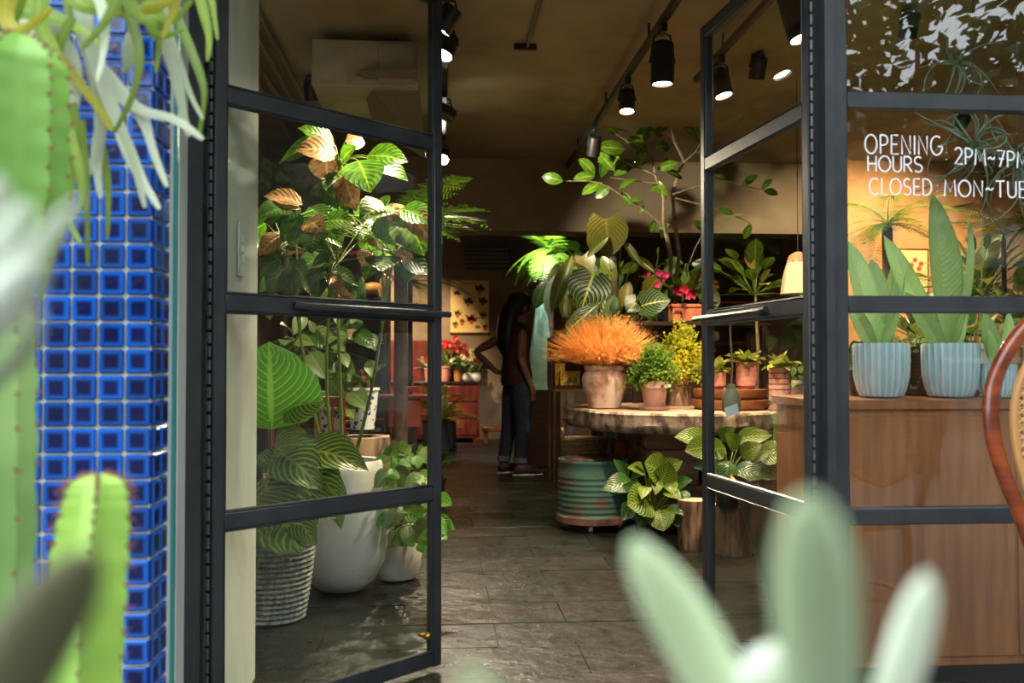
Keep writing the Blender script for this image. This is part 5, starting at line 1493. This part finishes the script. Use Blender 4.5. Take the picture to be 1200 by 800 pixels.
# ------------------------------------------------------------ display cabinet behind the window
ca = P(922, 470, 3.25); CT = .885
cx0 = ca.x+.01
cy0 = 2.82
t = thing('display_cabinet', 'long oak veneer cabinet standing inside the display window', 'cabinet', (cx0, cy0, 0))
cw = 1.75
part('body', MB().box((0, 0, .06), (cw, .48, CT-.03), .003), m_cabinet, t)
part('top', MB().box((-.012, -.015, CT-.03), (cw+.012, .495, CT), .003), m_cabinet, t)
part('plinth', MB().box((.02, .03, 0), (cw-.02, .46, .06)), m_darkwood, t)
for k in range(3):
    q = part('door', MB().box((.02+k*.575, -.008, .09), (.58+k*.575, 0, CT-.05), .002), m_cabinet, t)
    part('knob', MB().ball((.54+k*.575, -.016, .55), .011, 8, 6), m_brass, q)
def ribpotmat():
    tt = NT('blue_grey_glaze')
    tc = tt.n('ShaderNodeTexCoord'); sp = tt.n('ShaderNodeSeparateXYZ'); tt.l(tc.outputs['Object'], sp.inputs[0])
    an = tt.math('COSINE', tt.math('MULTIPLY', tt.math('ARCTAN2', sp.outputs[1], sp.outputs[0]), 24.0))
    b = tt.mix(tt.ramp(tt.noise(28, 5, stretch=(1, 1, .4)), .4, .65), H('9dbcc8'), H('b7ccd4'))
    b = tt.mix(tt.math('MULTIPLY', tt.ramp(an, -.2, .9), .65), b, H('dbe6ea'))      # groove shading put into the colour: ridges paler so the ribs show
    tt.set(Base_Color=b, Roughness=.6)
    tt.bump(tt.noise(80, 3), .2, .003)
    return tt.m
m_rib = ribpotmat()
def rib_pot(label, px, d, sc, leaves, fd=0):
    g = P(px, 467, d); g.z = CT+.001
    t = thing('whale_fin_plant', label, 'potted plant', g)
    n = 96; mb = MB()
    pr = [(.05, 0), (.066, .006), (.078, .03), (.084, .07), (.086, .12), (.086, .172), (.084, .178), (.078, .178), (.076, .15), (.03, .145)]
    for (r_, z) in pr:
        for k in range(n):
            an = 2*PI*k/n
            q = r_*sc*(1+(.035*math.cos(an*24) if r_ > .06 and .005 < z < .177 and r_ != .078 else 0))
            mb.v.append((q*math.cos(an), q*math.sin(an), z*sc))
    for i in range(len(pr)-1):
        for k in range(n): mb.f.append((i*n+k, i*n+(k+1) % n, (i+1)*n+(k+1) % n, (i+1)*n+k))
    mb.f.append(tuple(range(n-1, -1, -1)))
    part('ribbed_pot', mb, m_rib, t)
    part('soil', MB().lathe([(.077*sc, .145*sc), (.06*sc, .155*sc), (.01, .157*sc)], 16), m_soil, t)
    for (b, tp, w, tl, dz) in leaves:
        B = P(b[0], b[1], d+dz); T = P(tp[0], tp[1], d+dz*1.6)
        base = g+V((B.x-g.x)*.6, dz*.3, .15*sc)
        if b[1] > 398: leaf(t, leaf_mesh('blade', M_sans, .35, .35, .0, 12, 2), base, T, TOCAM+Vector(tl), w)
        else: leaf(t, leaf_mesh('oval', M_sans, .3, .25, .0, 12, 2), base, T, TOCAM+Vector(tl), w)
rib_pot('whale fin plant in the ribbed blue-grey pot beside the window stile', 1033, 3.08, 1.0, [((1020, 403), (993, 282), 1.3, (.3, 0, 0), -.02), ((1035, 403), (1021, 303), 1.35, (0, 0, .1), .02), ((1040, 403), (1048, 305), .6, (-.6, 0, 0), .03), ((1045, 403), (1060, 308), .75, (-.8, 0, 0), .0), ((1030, 403), (1052, 365), 1.3, (.4, 0, .3), -.04), ((1025, 403), (994, 352), 1.3, (-.4, 0, .3), -.04)])
rib_pot('whale fin plant with the tallest broad leaf in a ribbed blue-grey pot', 1114, 3.08, 1.0, [((1108, 390), (1092, 226), .42, (0, 0, 0), .02), ((1095, 403), (1036, 276), .85, (-.4, 0, .2), .0), ((1112, 403), (1134, 252), .65, (.7, 0, 0), -.02), ((1118, 403), (1118, 300), 1.2, (.2, 0, 0), .05), ((1105, 403), (1060, 342), 1.3, (-.3, 0, .4), -.04), ((1115, 403), (1127, 366), 1.4, (.4, 0, .3), -.05)])
rib_pot('small whale fin plant beside the white spotted pot', 1170, 3.05, .62, [((1170, 403), (1153, 366), 1.5, (-.2, 0, .2), -.02), ((1172, 403), (1182, 365), 1.4, (.3, 0, .1), .02), ((1165, 403), (1158, 385), 1.3, (0, 0, .3), -.04)])
g = P(1143, 460, 3.24); g.z = CT+.001
t = thing('spotted_pot', 'white pot with purple spots behind the ribbed pots', 'pot', g)
def spotmat():
    tt = NT('purple_spot_glaze')
    tc = tt.n('ShaderNodeTexCoord'); vo = tt.n('ShaderNodeTexVoronoi'); vo.inputs['Scale'].default_value = 26; tt.l(tc.outputs['Object'], vo.inputs['Vector'])
    f = tt.math('MULTIPLY', tt.ramp(vo.outputs['Distance'], .42, .36), tt.ramp(tt.noise(9, 2), .48, .52))
    tt.set(Base_Color=tt.mix(f, H('dcd9d2'), H('6a2a5c')), Roughness=.3)
    return tt.m
simple_pot(t, (0, 0, 0), .055, .075, .18, spotmat())
rosette(t, g+V(0, 0, .16), 26, [leaf_mesh('ovate', M_fern, .7, .2, .05, 6, 1), leaf_mesh('lance', M_succ, .7, .2, 0, 6, 1)], (.06, .13), (0, 80), (.05, .18), 1.1, rr=.002)
g = P(1075, 455, 3.3); g.z = CT+.001
t = thing('dark_floral_pot', 'dark painted floral pot between the two ribbed pots', 'pot', g)
def floralmat():
    tt = NT('dark_floral_glaze')
    tt.set(Base_Color=tt.mix(tt.ramp(tt.noise(24, 3), .56, .60), H('1c2426'), tt.mix(tt.ramp(tt.noise(13, 2), .45, .55), H('c9a0a0'), H('6a8a5a'))), Roughness=.25)
    return tt.m
simple_pot(t, (0, 0, 0), .06, .085, .17, floralmat())
rosette(t, g+V(0, 0, .15), 22, leaf_mesh('ovate', M_succ, .7, .2, .05, 6, 1), (.05, .1), (0, 70), (.03, .12), 1.1, rr=.002)
g = P(1012, 455, 3.28); g.z = CT+.001
t = thing('dark_bowl', 'low dark glazed bowl of moss behind the first ribbed pot', 'bowl', g)
simple_pot(t, (0, 0, 0), .05, .07, .09, floralmat())
rosette(t, g+V(0, 0, .07), 16, leaf_mesh('ovate', M_ferndark, .7, .2, .05, 6, 1), (.05, .09), (10, 70), (.02, .08), 1.1, rr=.002)
# bushy plants deeper in the window
def floor_bush(label, px, py, d, n, me, L, potm, el=(0, 80), stemL=(.1, .35), h=.5, w=1.0, poth=.35, r=.13):
    top = P(px, py, d)
    t = thing('potted_bush', label, 'potted plant', (top.x, top.y, 0))
    simple_pot(t, (0, 0, 0), r*.8, r, poth, potm)
    part('trunk', MB().tube([(0, 0, poth-.03), (.02, .01, (poth+top.z)*.5), (0, 0, top.z)], [.014, .012, .008], 7), m_branch, t)
    rosette(t, top, n, me, L, el, stemL, w, rr=.003)
    return t
floor_bush('variegated bushy plant against the ochre wall', 1150, 345, 4.6, 80, [leaf_mesh('lance', M_succ, .6, .2, 0, 6, 1), leaf_mesh('lance', M_dusty, .6, .2, 0, 6, 1)], (.10, .22), m_terra, (-20, 85), (.03, .26), w=1.3)
floor_bush('leafy green plant just behind the display cabinet end', 1195, 385, 4.3, 50, [leaf_mesh('ovate', M_fern, .6, .2, 0, 6, 1), leaf_mesh('ovate', M_succ, .6, .2, 0, 6, 1)], (.08, .15), m_blackpot, (-10, 80), (.03, .2))
floor_bush('low dark leafed plant behind the dark floral pot', 1080, 400, 4.4, 44, [leaf_mesh('ovate', M_ferndark, .6, .2, 0, 6, 1), leaf_mesh('ovate', M_olive, .6, .2, 0, 6, 1)], (.08, .15), m_terra, (-10, 80), (.03, .2))
g = P(1040, 262, 4.8)
tree_fern('fern tree with drooping crown left of the framed picture', g, 18, (.25, .38), M_fern, 0, (-35, 30), r=.03)
g = P(1176, 275, 4.4)
t2 = tree_fern('slender fern tree with yellow young fronds beside the variegated bush', g, 9, (.30, .45), M_ferndark, 0, (-10, 25), r=.012)
for (tx, ty) in ((1153, 277), (1192, 280), (1130, 290)):
    leaf(t2, frond_mesh('yellow_frond', leafmat('yellow_fern_leaf', H('c9c42a'), rough=.5, transl=.3), 18, False, .6, .14, .05), g+V(0, 0, .03), P(tx, ty-8, 4.25), (0, -.3, 1), 1, 'frond')
g = P(1069, 318, 7.0)
t = thing('framed_picture', 'bright framed picture of red flowers on the ochre wall', 'picture', PY(1069, 318, 7.6))
part('frame', MB().box((-.13, -.03, -.19), (.13, 0, .19), .004), m_brass, t)
part('print', MB().box((-.115, -.034, -.175), (.115, -.03, .175)), m_paper, t, False)
for k in range(8):
    part('printed_flower', MB().ball((rnd(-.09, .09), -.0345, rnd(-.15, .15)), .022, 8, 4, (1, .05, 1)), inkr, t)
# curly air plants hung inside the window
def airplant(label, px, py, d, n, L, rpx):
    c = P(px, py, d)
    t = thing('hanging_air_plant', label, 'air plant', c)
    part('hanging_wire', MB().tube([(0, 0, 0), (.005, 0, (ZC-c.z)*.5), (0, 0, ZC-c.z)], .0015, 5), m_blackmetal, t)
    part('heart', MB().ball((0, 0, 0), .02, 8, 6, jit=.1), M_dusty, t)
    m = leafmat('silver_air_leaf', H('8f9a84'), rough=.7, transl=.15)
    for i in range(n):
        a = rnd(0, 2*PI); e = rnd(-1.2, 1.2); l_ = rnd(*L)
        d0 = V(math.cos(a)*math.cos(e), math.sin(a)*math.cos(e)*.6, math.sin(e))
        p = V(0, 0, 0); pts = [p.copy()]; ax = V(rnd(-1, 1), rnd(-1, 1), rnd(-1, 1)).normalized(); k = rnd(.2, .45)
        for j in range(9):
            p = p+d0*l_/9; pts.append(p.copy())
            d0 = (Matrix.Rotation(k, 3, ax) @ d0 + V(0, 0, -.10)).normalized()
        part('leaf_strand', MB().tube(pts, [.0055*(1-.85*j/9) for j in range(10)], 5), m, t)
airplant('curly silver air plant hanging behind the opening hours', 1140, 170, 3.0, 26, (.14, .34), 1)
airplant('large curly air plant hanging behind the end of the lettering', 1192, 190, 3.05, 26, (.16, .36), 1)
airplant('small air plant near the window top', 1120, 75, 3.1, 14, (.12, .25), 1)

# plants, shade and jar seen through the right door
g = P(890, 330, 6.1)
t = floor_bush('pale lit leafy shrub behind the stacked clay pots', 885, 345, 6.3, 30, [leaf_mesh('ovate', M_rubber, .5, .2), leaf_mesh('ovate', M_succ, .6, .2)], (.1, .2), m_blackpot, (-10, 75), (.06, .3), poth=.7, r=.16)
g = P(935, 305, 5.6)
t = thing('pendant_shade', 'cream cloth pendant shade with a brown cap', 'pendant lamp', g)
part('cord', MB().tube([(0, 0, .03), (0, 0, ZC-g.z)], .003, 5), m_blackmetal, t)
part('shade', MB().lathe([(.03, .02), (.06, 0), (.085, -.1), (.10, -.2), (.095, -.2), (.05, -.01)], 24, rip=.05, nr=9), mat('cream_cloth', H('b3a688'), .8), t)
part('cap', MB().lathe([(.065, -.01), (.05, .03), (.015, .05)], 16), m_terra, t)
g = P(857, 468, 3.28)
hk = P(857, 376, 3.28)
t = thing('hanging_jar', 'small corked glass jar with a white tag hung by twine from the door bar', 'jar', g)
part('jar', MB().lathe([(.018, -.045), (.030, -.042), (.033, -.02), (.031, .015), (.022, .035), (.013, .042), (.013, .055), (.006, .055)], 20), mat('olive_bottle', H('b5ab8c'), .25, H('988f70'), 10), t)
part('twine', MB().tube([(0, 0, .05), (.004, 0, .12), (-.003, 0, hk.z-g.z-.03), (.0, -.005, hk.z-g.z)], .0035, 6), mat('jute', H('a58f6a'), .9), t)
part('twine_wrap', MB().lathe([(.016, .032), (.018, .04), (.016, .05)], 12, rip=.06, nr=6), mat('jute', H('a58f6a')), t)
part('tag', MB().add([(-.036, -.036, -.028), (.008, -.040, -.012), (.014, -.040, -.046), (-.028, -.036, -.058), (-.036, -.034, -.028), (.008, -.038, -.012), (.014, -.038, -.046), (-.028, -.034, -.058)], [(0, 1, 2, 3), (7, 6, 5, 4), (0, 4, 5, 1), (1, 5, 6, 2), (2, 6, 7, 3), (3, 7, 4, 0)]), mat('white_card', H('dfe4e6'), .6), t, False)
# ------------------------------------------------------------ outdoors in front of the shop
# bentwood chair with cane back, in front of the display window
g = P(1290, 470, 2.12)
t = thing('cane_chair', 'bentwood chair with woven cane back in front of the display window', 'chair', (g.x, g.y, 0), R(-8))
m_bent = mat('varnished_bentwood', H('8a3d16'), .22, H('5f240c'), 7, stretch=(1, 1, 3), coat=.6)
half = [(.12, .46), (.17, .64), (.222, .76), (.245, .87), (.235, .97), (.18, 1.07), (.10, 1.135), (.045, 1.15)]
loop = [(x, 0, z) for x, z in half] + [(0, 0, 1.155)] + [(-x, 0, z) for x, z in reversed(half)]
def smooth_path(pts, k=3):
    pts = [Vector(p) for p in pts]
    for _ in range(k):
        q = [pts[0]]
        for a, b in zip(pts[:-1], pts[1:]): q += [a.lerp(b, .25), a.lerp(b, .75)]
        q.append(pts[-1]); pts = q
    return pts
part('back_loop', MB().tube(smooth_path(loop, 2), .0175, 12), m_bent, t)
inner = [(x*.80, -.004, .60+(z-.60)*.93) for x, y_, z in loop if z > .6]
part('inner_ring', MB().tube(smooth_path([(0.0, -.004, .585)]+inner+[(0.0, -.004, .585)], 2), .009, 8), mat('pale_bentwood', H('b5834f'), .35), t)
m_cane = mat('cane', H('c99b62'), .6)
cane = MB()
def halfw(z):
    hw = [(.60, .12)]+[(.60+(b-.60)*.93, a*.80) for a, b in half if b > .6]+[(1.115, 0)]
    for (z0, w0), (z1, w1) in zip(hw[:-1], hw[1:]):
        if z0 <= z <= z1: return w0+(w1-w0)*(z-z0)/(z1-z0)
    return 0
stp = .013
z = .60
while z < 1.11:
    w_ = halfw(z)
    if w_ > .01: cane.tube([(-w_, -.002, z), (w_, -.002, z)], .0017, 4)
    z += stp
x = -.195
while x < .196:
    zs = [.60+.005*k for k in range(103) if halfw(.60+.005*k) > abs(x)]
    if len(zs) > 2: cane.tube([(x, -.004, zs[0]), (x, -.004, zs[-1])], .0017, 4)
    x += stp
for sg in (-1, 1):
    c0 = -.7
    while c0 < .7:
        pts_ = [(x_/200, .60+.52*0+ (x_/200)*sg+c0+.25) for x_ in range(-40, 41)]
        ins = [(a, b) for a, b in pts_ if .60 < b < 1.11 and abs(a) < halfw(b)]
        if len(ins) > 2: cane.tube([(ins[0][0], -.006, ins[0][1]), (ins[-1][0], -.006, ins[-1][1])], .0017, 4)
        c0 += stp*1.5
o = part('cane_webbing', cane, m_cane, t); o['kind'] = 'stuff'
part('seat', MB().lathe([(.165, .43), (.178, .435), (.180, .46), (.165, .465), (.15, .455)], 36, (0, -.19, 0)), m_bent, t)
part('seat_cane', MB().lathe([(.155, .448), (.15, .455), (.02, .457)], 28, (0, -.19, 0)), m_cane, t)
for (x0, y0) in ((-.09, -.30), (.09, -.30), (-.085, -.0), (.085, -.0)):
    part('leg', MB().tube([(x0, y0, .46), (x0*1.1, y0*1.02, .25), (x0*1.35, y0*1.1+(.05 if y0 > -.1 else -.02), 0)], [.017, .016, .013], 10), m_bent, t)
part('leg_ring', MB().tube([(.15*math.cos(a), -.17+.15*math.sin(a), .2) for a in [k*PI/12 for k in range(25)]], .009, 6, False), m_bent, t)

# staghorn fern hung beside the tiled pillar
c = P(110, -70, 1.55)
t = thing('staghorn_fern', 'staghorn fern with pale forked fronds hung in front of the tiled pillar', 'fern', c)
part('mount', MB().ball((0, 0, 0), .09, 14, 9, (1.2, .8, .8), jit=.06), m_darkbark, t)
part('hanging_wire', MB().tube([(0, 0, .05), (0, 0, 2.72-c.z)], .003, 5), m_blackmetal, t)
M_stagG = leafmat('staghorn_green', H('8fa83c'), H('a9bd5c'), 'mid', rough=.45, col2=H('728f2c'), transl=.35)
M_stagW = leafmat('staghorn_felt', H('cdd3bd'), H('bcc6a4'), 'mid', rough=.7, col2=H('b6c09c'), transl=.3)
M_stagY = leafmat('staghorn_yellow', H('b9b43a'), H('cfca62'), 'mid', rough=.45, transl=.4)
def strap(name, parent, pts, d, w, m, fork=None, taper=.55, dz=.0):
    """flat strap frond through pixel points at depth d, with real thickness"""
    o_ = Vector(parent.location)
    pp = [P(x, y_, d+dz*i) for i, (x, y_) in enumerate(pts)]
    pp = smooth_path(pp, 2)
    n_ = len(pp); W_ = w/FPX*d*.5
    mb = MB(); mb.uv = []
    tw = rnd(-.5, .5)
    for i, p in enumerate(pp):
        tg = (pp[min(i+1, n_-1)]-pp[max(i-1, 0)]).normalized()
        nn = (CO-p).normalized() + Vector((tw, 0, .2))
        sd = tg.cross(nn).normalized(); nn = sd.cross(tg)
        v = i/(n_-1)
        ww = W_*(.55+.45*math.sin(PI*min(1, v*1.3+.15))) * (1-v**7)**.6
        if i == n_-1: ww = W_*.25
        for k, (u, hgt) in enumerate(((-1, .0), (0, .18), (1, .0), (0, -.1))):
            mb.v.append(tuple(p-o_+sd*ww*u+nn*ww*(hgt+(.35*abs(u) if False else 0))))
            mb.uv.append((u*.5+.5, v))
    for i in range(n_-1):
        for k in range(4): mb.f.append((i*4+k, i*4+(k+1) % 4, i*4+4+(k+1) % 4, i*4+4+k))
    mb.f.append((0, 1, 2, 3)); mb.f.append(tuple((n_-1)*4+k for k in (3, 2, 1, 0)))
    return part(name, mb, m, parent)
FR = [
 ([(40, -40), (35, 0), (60, 60), (105, 110), (132, 153)], 1.35, 15, M_stagY), ([(90, -50), (80, 0), (100, 55), (120, 95)], 1.4, 14, M_stagG),
 ([(100, -40), (95, 20), (110, 75), (135, 108), (168, 132), (205, 138), (238, 163)], 1.40, 15, M_stagW), ([(120, 80), (150, 120), (168, 135), (180, 180), (196, 219)], 1.41, 12, M_stagW),
 ([(95, 10), (118, 90), (135, 135), (155, 180), (170, 243)], 1.39, 13, M_stagW), ([(140, 150), (160, 200), (187, 245)], 1.392, 11, M_stagW),
 ([(105, 60), (122, 130), (112, 185), (103, 205)], 1.42, 12, M_stagW), ([(118, 150), (112, 190), (118, 232)], 1.422, 10, M_stagW),
 ([(130, -40), (148, 10), (166, 60), (158, 110), (134, 156)], 1.36, 10, M_stagG), ([(105, -30), (124, 20), (122, 60), (114, 95)], 1.33, 9, M_stagW),
 ([(225, -40), (238, 10), (246, 45), (243, 72)], 1.5, 9, M_stagG), ([(240, -40), (249, 5), (255, 47)], 1.5, 7, M_stagG), ([(180, -30), (195, 40), (208, 95), (216, 140), (221, 160)], 1.45, 12, M_stagW),
 ([(200, 0), (220, 50), (238, 95), (240, 120), (232, 163)], 1.47, 8, M_stagG), ([(190, 20), (205, 60), (222, 110), (238, 140)], 1.46, 8, M_stagW),
 ([(70, 60), (82, 120), (85, 160), (68, 188)], 1.38, 9, M_stagG), ([(95, 140), (102, 220), (103, 312)], 1.37, 7, M_stagG), ([(115, 150), (128, 220), (126, 280)], 1.43, 7, M_stagG), ([(85, 120), (92, 190), (68, 240), (60, 280)], 1.34, 9, M_stagG),
 ([(80, 150), (92, 190), (98, 245), (70, 260)], 1.33, 8, M_stagG), ([(60, 200), (75, 250), (95, 286)], 1.35, 9, M_stagG), ([(70, 180), (85, 230), (60, 300), (48, 352)], 1.3, 10, M_stagG),
 ([(20, -30), (0, 20), (25, 40), (60, 10)], 1.25, 14, M_stagY), ([(60, -30), (40, 20), (70, 70), (80, 110)], 1.3, 15, M_stagG), ([(150, -40), (130, 20), (95, 58)], 1.32, 10, M_stagG), ([(170, -40), (175, 30), (185, 45), (215, 35)], 1.4, 10, M_stagG),
 ([(210, -40), (205, 10), (190, 45)], 1.38, 9, M_stagY), ([(185, -30), (188, 40), (183, 85)], 1.42, 8, M_stagG), ([(30, -30), (10, 30), (0, 60)], 1.3, 14, M_stagG), ([(75, -20), (95, 10), (140, 5), (190, -10)], 1.35, 14, M_stagG), ([(60, 30), (90, 70), (88, 130), (75, 160)], 1.36, 11, M_stagW), ([(85, 20), (60, 70), (70, 130), (60, 150)], 1.31, 9, M_stagG),
 ([(155, 40), (150, 75), (145, 85)], 1.44, 12, M_stagW), ([(160, 10), (200, 30), (225, 0)], 1.41, 9, M_stagG), ([(20, 0), (45, 50), (50, 95), (40, 140)], 1.42, 12, M_stagW), ([(120, 0), (150, 15), (185, 12), (210, -15)], 1.37, 14, M_stagY), ([(10, 10), (50, 15), (100, 35), (125, 60)], 1.34, 14, M_stagG), ([(140, -30), (160, 25), (185, 20)], 1.34, 12, M_stagG)]
for (pts, d, w, m) in FR:
    strap('frond', t, pts, d, w*1.45, m)

# cacti
def cactusmat(nm, a, b):
    return leafmat(nm, a, rough=.5, col2=b, transl=.0)
def ribbed(parent, name, pts, rads, ribs, m, tip=True, ph=0.0):
    """fluted cactus column with toothed ribs; returns spine anchor points"""
    o_ = Vector(parent.location)
    pp = smooth_path(pts, 3); N = len(pp)
    rr = []
    for i in range(N):
        f = i/(N-1)*(len(rads)-1); j = min(int(f), len(rads)-2)
        rr.append(rads[j]+(rads[j+1]-rads[j])*(f-j))
    n = ribs*6; mb = MB(); ar = []
    for i, p in enumerate(pp):
        tg = (pp[min(i+1, N-1)]-pp[max(i-1, 0)]).normalized()
        a = Vector((0, -1, 0)); a = (a-tg*a.dot(tg)).normalized(); b = tg.cross(a)
        for k in range(n):
            an = 2*PI*k/n+ph
            rg = abs(math.sin(ribs*(an-ph)/2))
            q = rr[i]*(.62+.38*(1-rg)**1.1 + .04*math.sin(i*1.7)*(1-rg))
            v = p-o_+a*math.cos(an)*q+b*math.sin(an)*q
            mb.v.append(tuple(v))
            if k % 6 == 0 and i % 2 == 0: ar.append((v, (a*math.cos(an)+b*math.sin(an)), tg))
    for i in range(N-1):
        for k in range(n): mb.f.append((i*n+k, i*n+(k+1) % n, (i+1)*n+(k+1) % n, (i+1)*n+k))
    mb.f.append(tuple(range(n-1, -1, -1))); mb.f.append(tuple(range((N-1)*n, N*n)))
    col_ = part(name, mb, m, parent)
    sp = MB()
    for (v, o2, tg) in ar:
        sp.ball(v, .0028, 5, 4)
        for k in range(3):
            e = v+(o2+tg*rnd(-.8, .8)+o2.cross(tg)*rnd(-.6, .6)).normalized()*.010
            sp.tube([v, e], [.0007, .0002], 3, False)
    s_ = part('spines', sp, mat('reddish_spines', H('7a4a3c'), .7), col_); s_['kind'] = 'stuff'
m_cac = cactusmat('cactus_skin', H('7fae45'), H('6b9a3e')); m_cac2 = cactusmat('grey_cactus_skin', H('7d9a58'), H('66854a'))
base = P(-60, 900, 1.15); base.z = 0
t = thing('columnar_cactus', 'tall branching columnar cactus close to the tiled pillar', 'cactus', base)
simple_pot(t, (0, 0, 0), .12, .15, .3, m_terra)
k1 = base+V(0, 0, .27)
ribbed(t, 'column', [k1, P(-22, 900, 1.12), P(-18, 600, 1.1), P(-16, 420, 1.1), P(-14, 360, 1.1), P(-14, 340, 1.1)], [.05, .055, .055, .054, .045, .01], 6, m_cac2)
ribbed(t, 'branch', [P(-40, 560, 1.14), P(-90, 420, 1.2), P(-20, 320, 1.2), P(16, 250, 1.2), P(18, 160, 1.2), P(20, 80, 1.2), P(22, 42, 1.2)], [.04, .055, .062, .064, .064, .060, .012], 6, m_cac)
base = P(95, 900, 1.05); base.z = 0
t = thing('short_cactus', 'shorter cactus with a bright green split tip beside the tiled pillar', 'cactus', base)
simple_pot(t, (0, 0, 0), .11, .14, .34, m_terra)
ribbed(t, 'column', [base+V(0, 0, .31), P(92, 1000, 1.04), P(92, 800, 1.02), P(102, 680, 1.0), P(112, 600, 1.0), P(115, 566, 1.0), P(115, 556, 1.0)], [.045, .05, .046, .042, .036, .030, .008], 5, cactusmat('bright_cactus_skin', H('94b84c'), H('7fa544')), ph=.3)

# pale fleshy-leaved plants right in front of the lens
M_pale = leafmat('pale_fleshy_leaf', H('c3d0b0'), rough=.5, col2=H('b0c198'), transl=.15)
M_paler = leafmat('whitish_fleshy_leaf', H('dde3d4'), rough=.5, col2=H('cdd6c0'), transl=.15)
M_brownleaf = leafmat('brown_green_leaf', H('6a6a45'), rough=.6, transl=.1)
def fleshy(parent, pts, w, m):
    pp = smooth_path([P(x, y_, d) for x, y_, d in pts], 2); n_ = len(pp)
    o_ = Vector(parent.location); d_ = pts[0][2]; W_ = w/FPX*d_*.5
    part('leaf', MB().tube([p-o_ for p in pp], [W_*(.75+.25*math.sin(PI*i/(n_-1)))*(1 if i < n_-6 else max(.08, math.cos((i-(n_-6))/5*1.45))) for i in range(n_)], 12, True, .55, side=RT), m, parent)
def tall_planter(name, label, top, r):
    t = thing(name, label, 'potted plant', (top.x, top.y, 0))
    z = top.z
    part('planter', MB().lathe([(r*.7, 0), (r*.75, .01), (r*.95, z*.8), (r, z-.01), (r*.96, z), (r*.86, z), (r*.84, z-.04), (r*.3, z-.045)], 28), mat('grey_cement', H('8f8f8a'), .8, H('7b7b76'), 10), t)
    part('soil', MB().lathe([(r*.83, z-.043), (r*.7, z-.03), (r*.2, z-.028)], 14), m_soil, t)
    return t
tp = P(925, 1060, .36)
t = tall_planter('fleshy_leaf_plant', 'pale fleshy-leaved plant in a tall cement planter outside the doorway', tp, .07)
rx = (925, 1050, .36)
fleshy(t, [rx, (880, 880, .34), (808, 740, .32), (740, 632, .30)], 66, M_pale)
fleshy(t, [rx, (962, 850, .29), (956, 700, .25), (945, 580, .22)], 70, M_pale)
fleshy(t, [rx, (1022, 890, .33), (1062, 770, .31), (1086, 672, .29)], 48, M_paler)
fleshy(t, [rx, (915, 890, .32), (908, 810, .30), (903, 758, .29)], 82, M_paler)
fleshy(t, [rx, (760, 980, .26), (600, 900, .22), (548, 780, .19)], 40, M_pale)
tp = P(-240, 640, .42)
t = tall_planter('fleshy_leaf_plant', 'whitish fleshy-leaved plant in a tall cement planter beside the cacti', tp, .07)
rx = (-235, 620, .42)
fleshy(t, [rx, (-80, 430, .37), (15, 322, .33), (96, 232, .31)], 24, M_paler)
fleshy(t, [rx, (-90, 390, .37), (5, 300, .33), (34, 236, .31)], 34, M_paler)
fleshy(t, [rx, (-80, 440, .36), (5, 360, .32), (50, 305, .30)], 42, M_paler)
fleshy(t, [rx, (-100, 370, .38), (-15, 260, .34), (4, 210, .32)], 38, M_paler)
fleshy(t, [rx, (-60, 480, .38), (25, 425, .35), (50, 362, .33)], 20, M_pale)
tp = P(-90, 1020, .40)
t = tall_planter('fleshy_leaf_plant', 'brownish green leaning leaf plant in a tall cement planter below the cacti', tp, .06)
fleshy(t, [(-90, 1010, .38), (-30, 880, .32), (35, 750, .27), (108, 645, .24)], 70, M_brownleaf)
